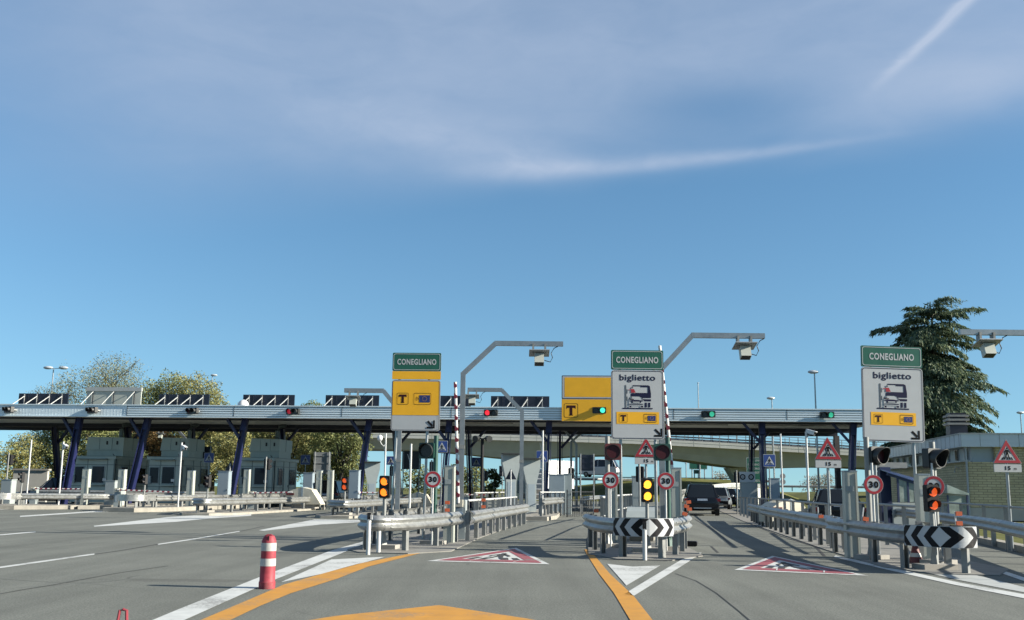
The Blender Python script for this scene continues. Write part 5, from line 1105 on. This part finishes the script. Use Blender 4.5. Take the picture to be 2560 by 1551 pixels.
def cushion(label, loc, rz, m, s=1.0):
    t = thing('crash_cushion', label, 'crash cushion', loc, rz, 'tapered crash cushions on the islands'); b = MB()
    b.prism([(-.9, .25), (1.35, .25), (.72, 1.15), (.1, 1.28), (-.5, 1.12), (-.9, .9)], -.55, .55, m); b.build('shell', t); MB().prism([(.08, .25), (.2, .25), (.2, 1.27), (.08, 1.30)], -.565, .565, CABL).build('band', t); MB().box((-.62, -.56, .86), (.5, .02, .13), CONER).build('marking', t)
    b = MB(); b.box((.2, 0, .125), (1.5, .9, .25), CONC); b.build('base', t); t.scale = (s,) * 3; return t
cushion('cream tapered crash cushion right of the booth with the dark open window', bp(756, 1240, 59, .1), R(-6), CREAM, .90)
cushion('cream tapered crash cushion on the island right of the dark car lane', bp(1955, 1265, 39), R(20), CREAM, .80)
cushion('grey tapered crash cushion behind the bright yellow twin lamps', bp(1605, 1290, 27.5), R(80), MACH, .68)
cushion('small cream crash cushion between the posts of the yellow T sign', bp(1042, 1232, 62), R(-6), CREAM, .8)
# reflector stakes --------------------------------------------------------------------
for px, yb, Y, lab, tl in ((1116, 1281, 24.6, 'orange double reflector in front of the grey pillar below the raised boom', 0), (1207, 1272, 27.4, 'orange and white reflector on the long guardrail of the centre lane', 0), (1708, 1290, 23.6, 'orange double reflector on the right end of the middle chevron nose', .25), (1722, 1279, 25.4, 'orange double reflector just left of the dark car', -.1), (2160, 1304, 20.2, 'single orange reflector on the right chevron guardrail left part', .15), (2395, 1316, 18.9, 'orange double reflector behind the right chevron board', 0), (2050, 1297, 24.5, 'orange reflector beside the post of the left crossing triangle', 0), (1488, 1283, 25, 'orange reflector low beside the left end of the middle chevron nose', 0)):
    p = at(px, yb, Y); reflector_stake(lab, p, 0, tl, 1 if 'single' in lab or px in (2050, 1488) else 2)
# white sensor posts --------------------------------------------------------------------
def sensor(label, px, py, ytop, cap):
    g = G(px, py) * (.968 if px < 1000 else .975); h = zz(px, ytop, g.y); t = thing('sensor_post', label, 'post', g, 0, 'short round sensor posts before the noses'); MB().cyl((0, 0, 0), (0, 0, h - (.12 if cap else 0)), .042, WPOLE, n=12).build('post', t, True)
    if cap: b = MB(); b.box((0, 0, h - .06), (.065, .08, .13), BLACKP); b.cyl((0, -.05, h - .05), (.0, -.09, h - .05), .03, LENSK, n=12); b.box((.05, -.02, h - .08), (.04, .05, .09), WPOLE); b.build('sensor_head', t)
sensor('pale round post with a black sensor head at the nose below the yellow T sign', 920, 1382, 1283, True); sensor('plain pale round post next to the sensor post of the T lane nose', 946, 1378, 1322, False); sensor('pale round post with a black sensor head before the middle chevron', 1612, 1397, 1306, True)
# delineator, red loop, cone, rubber ------------------------------------------------------
g = G(667, 1472); t = thing('striped_delineator', 'red and white striped plastic delineator standing on the left edge line', 'delineator', g)
b = MB(); nn = 14
def lathe(b, prof, m, n=16):
    vs = [(r * math.cos(2 * PI * k / n), r * math.sin(2 * PI * k / n), z) for r, z in prof for k in range(n)]
    return b.add(vs, [(i * n + k, i * n + (k + 1) % n, (i + 1) * n + (k + 1) % n, (i + 1) * n + k) for i in range(len(prof) - 1) for k in range(n)] + [tuple(range(n)), tuple(range((len(prof) - 1) * n, len(prof) * n))], m)
lathe(b, [(.105, 0), (.108, .085), (.100, .095), (.098, .275), (.097, .37), (.096, .46), (.096, .555), (.094, .60), (.072, .655), (.060, .668)], DELRED); b.build('body', t, True)
lathe(MB(), [(.1000, .285), (.1005, .29), (.0995, .375), (.0990, .38)], DELWHT).build('white_band', t, True); lathe(MB(), [(.0985, .475), (.0990, .48), (.0980, .572), (.0975, .577)], DELWHT).build('white_band', t, True)
MB().box((.01, -.075, .63), (.012, .03, .07), BLACKP).tube([(-.05, -.02, .66), (-.02, -.02, .678), (.03, -.02, .678), (.055, -.02, .66)], .01, DELRED, 6).build('grip', t)
p = at(308, 1524, 7.0); t = thing('loop_marker', 'red plastic marker with a loop top at the bottom left edge', 'marker', (p.x, 7, 0)); h = p.z
MB().tube([(-.03, 0, h - .075), (-.021, 0, h - .006), (.0, 0, h), (.023, 0, h - .006), (.028, 0, h - .075)], .010, DELRED, 6).build('loop', t); MB().box((0, 0, (h - .075) / 2), (.082, .06, h - .075), DELRED).build('body', t)
g = G(2290, 1411); t = thing('traffic_cone', 'faded dark red cone behind the right chevron board', 'cone', g); b = MB(); lathe(b, [(.14, .03), (.105, .13), (.085, .20), (.05, .33), (.03, .40)], CONER); b.build('cone_body', t, True); lathe(MB(), [(.107, .135), (.088, .205)], DELWHT).build('white_band', t, True); MB().box((0, 0, .015), (.34, .34, .03), BLACKP).build('foot', t)
g = G(1724, 1366); o = MB().prism(rr(0, .06, .36, .12, .04), -.12, .12, BLACKP).build('rubber_block'); o.location = g; o.rotation_euler = (0, 0, R(-14)); tag(o, 'black rubber block on the ground right of the middle nose', 'rubber block')

# booths, vehicles ------------------------------------------------------------------------
road = R(-6.8)
for px, Y, w, lab in ((232, 66, 2.7, 'leftmost steel booth behind the leaning navy column'), (411, 66, 2.0, 'middle steel booth behind the white camera pole'), (641, 66, 2.1, 'steel booth with a dark open window, rightmost of the three')):
    p = at(px, 1200, Y); o = booth(lab, (p.x + .25, Y + 2.2, .2), road, w); o.scale = (1.05, 1.05, 1.05)
def vehicle(label, px, Y, rz, paint, **k): p = at(px, 1250, Y); return car(label, (p.x, Y, 0), R(rz), paint, **k)
vehicle('black estate car driving away in the lane right of the middle island', 1750, 57.6, -7, CARBLK, W=1.84, Hh=1.66, rails=True)
vehicle('silver car beyond the black estate car, further down the exit', 1796, 76, -14, CARSIL, W=1.8, Hh=1.55)
vehicle('dark car furthest down the exit, behind the silver car', 1828, 84, -24, CARBLK, W=1.8, Hh=1.5)
vehicle('dark hatchback parked behind the pale pillars left of the yellow T sign', 832, 66, -6, CARNAV, W=1.82, Hh=1.7)
vehicle('dark blue car facing left beside the leftmost booth', 134, 68, 118, CARBLU, W=1.8, Hh=1.72)
vehicle('black car behind the right island railing', 2088, 40, -12, CARBLK, W=1.8, Hh=1.42, kind='sedan')
v = vehicle('white van on the embankment road beyond the centre lane', 1499, 140, 70, CARWHT, W=1.95, Hh=2.3, kind='van', L=5.2); v.location.z = 2.97
def truck(label, loc, rz):
    t = thing('box_truck', label, 'truck', loc, rz); MB().box((0, 0, 2.35), (2.5, 3.4, 2.7), HULL).build('cargo_box', t); b = MB(); b.prism([(1.8, .5), (3.6, .5), (3.6, 1.5), (3.3, 2.6), (1.8, 2.7)], -1.1, 1.1, CARNAV, axis='x'); b.build('cab', t)
    MB().box((0, 3.52, 2.0), (2.0, .06, .9), GLASS).build('windscreen', t); MB().box((0, .8, .8), (1.0, 5.0, .35), BLACKP).build('chassis', t)
    for sx in (-1, 1):
        for y in (-1.1, 2.7): MB().cyl((sx * .8, y, .48), (sx * 1.2, y, .48), .48, TYRE, n=18).build('wheel', t, True)
truck('white box truck beyond the lanes behind the navy column', (4.2, 104, .35), R(128))

# sign boards seen from behind and far signs -------------------------------------------------
def rear_board(label, px0, px1, y0, y1, Y, m, posts=2):
    a, c = at(px0, y0, Y), at(px1, y1, Y); w = c.x - a.x; t = thing('sign_board', label, 'sign board', ((a.x + c.x) / 2, Y, 0), 0, 'sign boards seen from behind'); b = MB(); b.box((0, 0, (a.z + c.z) / 2), (w, .05, a.z - c.z), m)
    for k in range(3): b.box((0, -.04, c.z + (a.z - c.z) * (k + .5) / 3), (w * .98, .04, .05), m)
    b.build('panel', t)
    for s in ((-.42, .42) if posts == 2 else (0,)): MB().cyl((s * w, -.09, 0), (s * w, -.09, a.z + .05), .035, POLE).build('post', t, True)
rear_board('dark blue board back behind the yellow T sign posts', 1006, 1052, 1128, 1174, 70, PANB); rear_board('dark blue board back on two posts right of the far gantry masts', 1448, 1487, 1137, 1178, 60, PANB); rear_board('grey ribbed board back left of the weeping tree', 785, 825, 1131, 1186, 75, ALU); rear_board('small dark board back left of the tall flared machine', 1248, 1264, 1165, 1192, 80, DARKB, 1); rear_board('dark board back behind the right end of the middle booth', 503, 528, 1117, 1150, 70, PANB)
t = thing('triangle_sign', 'dark triangular sign back between the cabinet and the leaning column', 'road sign', bp(575, 1178, 63)); z = zz(575, 1178, 63); MB().prism([(-.30, z), (.30, z), (0, z + .62)], 0, .03, PANB).build('panel', t); MB().cyl((0, -.03, 0), (0, -.03, z + .45), .03, WPOLE).build('post', t, True)
t = thing('triangle_sign', 'dark triangular sign back in front of the tall flared machine', 'road sign', bp(1277, 1198, 49)); z = zz(1277, 1199, 49); MB().prism([(-.26, z), (.26, z), (0, z + .5)], 0, .03, PANB).build('panel', t); MB().cyl((0, -.03, 0), (0, -.03, z + .45), .03, WPOLE).build('post', t, True)
def green_sign(label, px0, px1, y0, y1, Y, lines):
    a, c = at(px0, y0, Y), at(px1, y1, Y); w = c.x - a.x; h = a.z - c.z; t = thing('motorway_sign', label, 'road sign', ((a.x + c.x) / 2, Y, 0)); xf = vxf(-.03); b = MB(); b.prism(rr(0, c.z + h / 2, w, h, .08), -.03, .03, ALU); b.flat(rr(0, c.z + h / 2, w - .01, h - .01, .08), SGREEN, xf, 1); b.ring(rr(0, c.z + h / 2, w - .06, h - .06, .07), rr(0, c.z + h / 2, w - .12, h - .12, .06), SWHITE, xf, 2)
    for i, s in enumerate(lines):
        if s: b.text(s, 0, c.z + h * (1 - (i + 1) / (len(lines) + .6)), w * .09 * min(9, len(s)), h * .075, SWHITE, xf, 2, .02)
    b.build('panel', t)
    for x in (-w * .35, w * .35): MB().cyl((x, .08, 0), (x, .08, a.z), .08, POLE).build('post', t, True)
green_sign('large green destination sign behind the navy columns of the dark car lane', 1865, 1912, 1144, 1211, 95, ['BELLUNO', 'PORDENONE', 'VITTORIO V.', 'TRIESTE', '', 'VENEZIA'])
green_sign('distant wide green sign under the bridge beyond the dark car', 1723, 1768, 1150, 1174, 150, []); green_sign('distant small green sign hung below the wide green sign', 1734, 1748, 1175, 1185, 150.3, [])
t = thing('disc_board', 'white board with two dark discs behind the navy column', 'sign board', bp(1867, 1193, 62)); z = zz(1867, 1193, 62); b = MB(); b.prism(rr(0, z, .98, .6, .04), -.03, .03, CARWHT); xf = vxf(-.03)
for s in (-.25, .25): b.ring(circ(s, z, .17), circ(s, z, .10), SBLACK, xf, 1); b.flat(circ(s, z, .07), ALU, xf, 1)
b.build('panel', t); MB().cyl((0, .05, 0), (0, .05, z + .2), .04, POLE).build('post', t, True)
t = thing('round_sign_pair', 'pole with two grey round sign backs above the meadow', 'road sign', bp(1957, 1198, 75))
for y in (1191, 1205): MB().prism(circ(0, zz(1957, y, 75), .2), 0, .02, ALU).build('disc', t)
MB().cyl((0, .04, 0), (0, .04, zz(1957, 1188, 75)), .03, POLE).build('post', t, True)
# street lamps ---------------------------------------------------------------------------
for px, yt, Y, heads, sz, lab in ((134, 922, 95, ((-.5, 0), (.9, 0)), .9, 'tall lamp post with two heads before the sparse grey tree'), (531, 940, 130, ((.2, 0),), .9, 'distant lamp post right of the golden tree tops'), (2036, 933, 80, ((-.1, 0),), .85, 'tall lamp with a flat oval head left of the right ticket sign'), (1929.5, 998, 105, ((-.1, 0),), .85, 'lamp with a flat oval head just clearing the canopy edge'), (1745, 959, 150, ((0, 0),), .3, 'thin distant mast above the green canopy signal'), (2551, 1034, 105, ((0, 0),), .8, 'lamp head above the brick building at the right edge'),
        (630, 1000, 92, ((0, 0),), .3, 'thin lamp post behind the booth with the dark open window') if False else (640, 1066, 92, ((.0, 0),), .3, 'thin pole between the golden trees behind the booths'), (862, 1062, 92, ((0, 0),), .3, 'thin pole in front of the weeping tree'), (1715, 1160, 160, ((0, 0),), .4, 'thin far lamp post left of the distant green sign'), (1780, 1150, 150, ((0, 0),), .2, 'dark far mast right of the distant green sign')):
    street_lamp(lab, bp(px, yt, Y), zz(px, yt, Y), heads, .09 if Y < 140 else .12, sz)
o = MB().box((0, 0, 2.5), (.32, .32, 5.0), mat('rust_brown_steel', (.05, .04, .04), .6)).box((0, 0, .02), (.5, .5, .04), GALVP)
for k in range(10): o.box((-.17, 0, .4 + k * .45), (.06, .05, .12), GALVP)
o = o.build('steel_mast'); o.location = bp(2093, 1150, 70); tag(o, 'dark stepped steel mast behind the left crossing triangle', 'mast')
t = thing('service_ladder', 'white caged ladder behind the thin white pole and navy column', 'ladder', bp(1347, 1200, 57)); b = MB(); h = zz(1347, 1162, 57)
for s in (-.2, .2): b.box((s, 0, h / 2), (.05, .05, h), CARWHT)
b.build('rails', t); b = MB()
for k in range(9): b.box((0, 0, .2 + k * h / 9.5), (.36, .04, .04), CARWHT)
b.build('rungs', t)

# stair shelter in front of the building ------------------------------------------------------
sx0, sx1 = at(2204, 1190, 42).x, at(2288, 1190, 42).x; t = thing('stair_shelter', 'navy framed glass stair shelter with a sloping roof beside the brick building', 'shelter', (sx0, 42, 0)); w = sx1 - sx0
MB().box((.10, 0, 1.15), (.42, .3, 2.3), BLUEF).build('end_post', t); b = MB(); b.bar((-.1, -.9, 2.02), (w + .35, -.9, 1.44), .08, .10, BLUEF); b.bar((-.1, .9, 2.3), (w + .35, .9, 1.8), .08, .10, BLUEF); b.bar((-.3, 0, 2.38), (w * .75, 0, 2.38), .2, .22, GALVP)
for k in range(4): x = .3 + k * (w - .2) / 3; b.box((x, -.9, .96 - k * .06), (.07, .07, 1.9 - k * .13), BLUEF)
b.build('frame', t)
rf = MB(); rf.add([(-.1, -1.0, 2.06), (w + .4, -1.0, 1.47), (w + .4, 1.0, 1.86), (-.1, 1.0, 2.36), (-.1, -1.0, 2.09), (w + .4, -1.0, 1.50), (w + .4, 1.0, 1.89), (-.1, 1.0, 2.39)], [(0, 1, 2, 3), (4, 5, 6, 7), (0, 1, 5, 4), (1, 2, 6, 5), (2, 3, 7, 6), (3, 0, 4, 7)], mat('shelter_roof_blue', (.05, .08, .20), .2, 0, .2, 2)); rf.build('roof', t)
for k in range(3):
    x0 = .34 + k * (w - .2) / 3; x1 = x0 + (w - .2) / 3 - .08; za, zb = 1.97 - .21 * x0, 1.97 - .21 * x1; q = MB(); q.prism([(x0, .95), (x1, .95), (x1, zb), (x0, za)], -.91, -.89, SHGL); q.build('glass_panel', t)
MB().box((w / 2 + .2, -.9, .46), (w + .3, .12, .92), MACH).build('low_wall', t)
a, c = at(2352, 1226, 40), at(2406, 1244, 40); t = thing('entry_canopy', 'small flat glass canopy low before the brick wall', 'canopy', (a.x, 40, 0)); wq = c.x - a.x
MB().prism([(0, 1.62), (wq, 1.30), (wq, 1.24), (0, 1.3)], -.6, .6, SHGL).build('roof', t)
for x in (.04, wq - .04): MB().box((x, -.5, .62), (.05, .05, 1.24), BLUEF).build('post', t)
MB().box((wq / 2, -.48, .8), (wq - .1, .02, .8), SHGL).build('glass_panel', t)
# far walls -------------------------------------------------------------------------------
a, c = at(68, 1176, 76), at(116, 1206, 76); t = thing('plaster_wall', 'pale low wall behind the bare white pole at the left', 'wall', (a.x - 1.0, 76, 0)); MB().box(((c.x - a.x) / 2 + .5, .2, a.z / 2), (c.x - a.x + 1, .3, a.z), PLAST).build('wall_body', t); MB().box(((c.x - a.x) / 2 + .5, .2, a.z + .05), (c.x - a.x + 1.2, .5, .12), CONC).build('coping', t)
t = thing('concrete_barrier', 'long pale curved concrete barrier beyond the dark car', 'barrier', (14.5, 100, 0)); b = MB(); pr = []
for k in range(13): u = k / 12; pr.append((12 * u, 9 * u * u, 1.0 + 1.1 * math.sin(min(1, u * 1.4) * PI / 2)))
for p, q in zip(pr, pr[1:]): b.add([(p[0], p[1], 0), (q[0], q[1], 0), (q[0], q[1], q[2]), (p[0], p[1], p[2]), (p[0], p[1] + .5, 0), (q[0], q[1] + .5, 0), (q[0], q[1] + .5, q[2]), (p[0], p[1] + .5, p[2])], [(0, 1, 2, 3), (3, 2, 6, 7), (4, 7, 6, 5)], BCONC)
b.build('wall_body', t); r = MB()
for p, q in zip(pr, pr[1:]): r.bar((p[0], p[1] - .1, p[2] - .25), (q[0], q[1] - .1, q[2] - .25), .1, .3, GALV)
r.build('rail', t)

# trees --------------------------------------------------------------------------------------
def tp(px, Y): p = at(px, 1200, Y); return (p.x, Y, 0)
TS = [('robinia_tree', 'sparse grey green tree, tallest behind the left canopy', 238, 90, 12.3, 10.0, LF_GREY, 1, 7500, .27, 16, .75), ('robinia_tree', 'small sparse grey tree behind the two-headed lamp post', 130, 92, 10.4, 5.6, LF_GREY, 2, 3200, .27, 10, .6), ('poplar_tree', 'golden olive tree left of two behind the navy roof board', 392, 92, 11.1, 7.2, LF_OLIVE, 3, 6400, .36, 11, .4), ('poplar_tree', 'golden tree with the rounded top right of the sparse tree', 472, 90, 10.7, 6.4, LF_GOLD, 4, 5800, .36, 11, .35),
      ('golden_bush', 'golden bush at the left edge below the canopy', 45, 82, 5.0, 5.0, LF_GOLD, 5, 2600, .34, 9, .4), ('broadleaf_tree', 'dark green tree behind the leftmost navy column', 135, 86, 7.4, 6.0, LF_DARK, 6, 3800, .36, 10, .4), ('broadleaf_tree', 'olive tree directly behind the leftmost booth', 225, 84, 7.2, 5.5, LF_OLIVE, 7, 3600, .36, 10, .4), ('russet_bush', 'russet brown bush between the leftmost and middle booths', 360, 84, 6.6, 5.5, LF_RUST, 8, 3600, .34, 10, .35),
      ('broadleaf_tree', 'golden tree right behind the middle booth', 530, 84, 7.8, 5.8, LF_GOLD, 9, 4800, .36, 12, .35), ('broadleaf_tree', 'olive tree behind the booth with the dark open window', 640, 88, 7.8, 6.0, LF_OLIVE, 10, 4200, .36, 11, .4), ('broadleaf_tree', 'yellow green tree between the booth and the dark tree', 715, 86, 7.6, 5.2, LF_GOLD, 11, 3800, .36, 11, .4), ('broadleaf_tree', 'olive tree whose tip just clears the canopy roof', 762, 95, 9.2, 4.2, LF_OLIVE, 12, 2600, .36, 9, .45),
      ('broadleaf_tree', 'dark green tree left of the weeping tree', 790, 88, 7.4, 4.6, LF_DARK, 13, 3000, .36, 9, .4), ('weeping_tree', 'weeping olive tree at the left end of the visible bridge', 850, 84, 7.6, 5.0, LF_OLIVE, 14, 4600, .40, 11, .3), ('golden_bush', 'golden bush low behind the middle booth roof', 585, 80, 5.4, 4.4, LF_GOLD, 15, 2600, .34, 9, .35), ('broadleaf_tree', 'dark green bush low behind the leftmost booth', 300, 82, 5.2, 4.4, LF_DARK, 16, 2400, .34, 9, .35),
      ('far_bush', 'distant olive bush under the bridge left of the floodlight mast', 1185, 135, 4.2, 4.2, LF_OLIVE, 17, 900, .5, 7, .3), ('far_bush', 'distant olive bush under the bridge left of the navy column', 1140, 138, 4.6, 4.4, LF_OLIVE, 18, 900, .5, 7, .3), ('far_bush', 'distant dark bush under the bridge beside the small dark board', 1236, 128, 3.6, 2.6, LF_DARK, 19, 700, .45, 6, .3), ('far_bush', 'distant olive bush behind the sensor pole', 1045, 140, 4.4, 5.0, LF_OLIVE, 20, 800, .5, 7, .3),
      ('bare_tree', 'distant bare pale tree beyond the dark car', 1805, 175, 4.6, 4.4, LF_PALE, 21, 500, .4, 7, .9), ('bare_tree', 'distant bare pale trees beyond the field guardrail', 2035, 190, 4.4, 5.5, LF_PALE, 22, 600, .4, 7, .8), ('bare_tree', 'distant bare pale tree right of the crossing triangle post', 2062, 185, 4.6, 4.5, LF_PALE, 23, 500, .4, 7, .8)]
for nm, lab, px, Y, h, w, m, sd, n, sz, nb, sp in TS: tree(nm, lab, tp(px, Y), h, w, m, sd, int(n * (3.8 if Y < 100 else 1.8)), sz * (.54 if Y < 100 else .8), nb, .10 if h < 8 else .2, shell=.25 if sp > .5 else .45, droop=.9 if nm == 'weeping_tree' else .3)
p = at(2352, 1200, 80); cedar('tall dark cedar with drooping layered boughs behind the right ticket sign', (p.x, 80, 0), 15.7, 11.6)
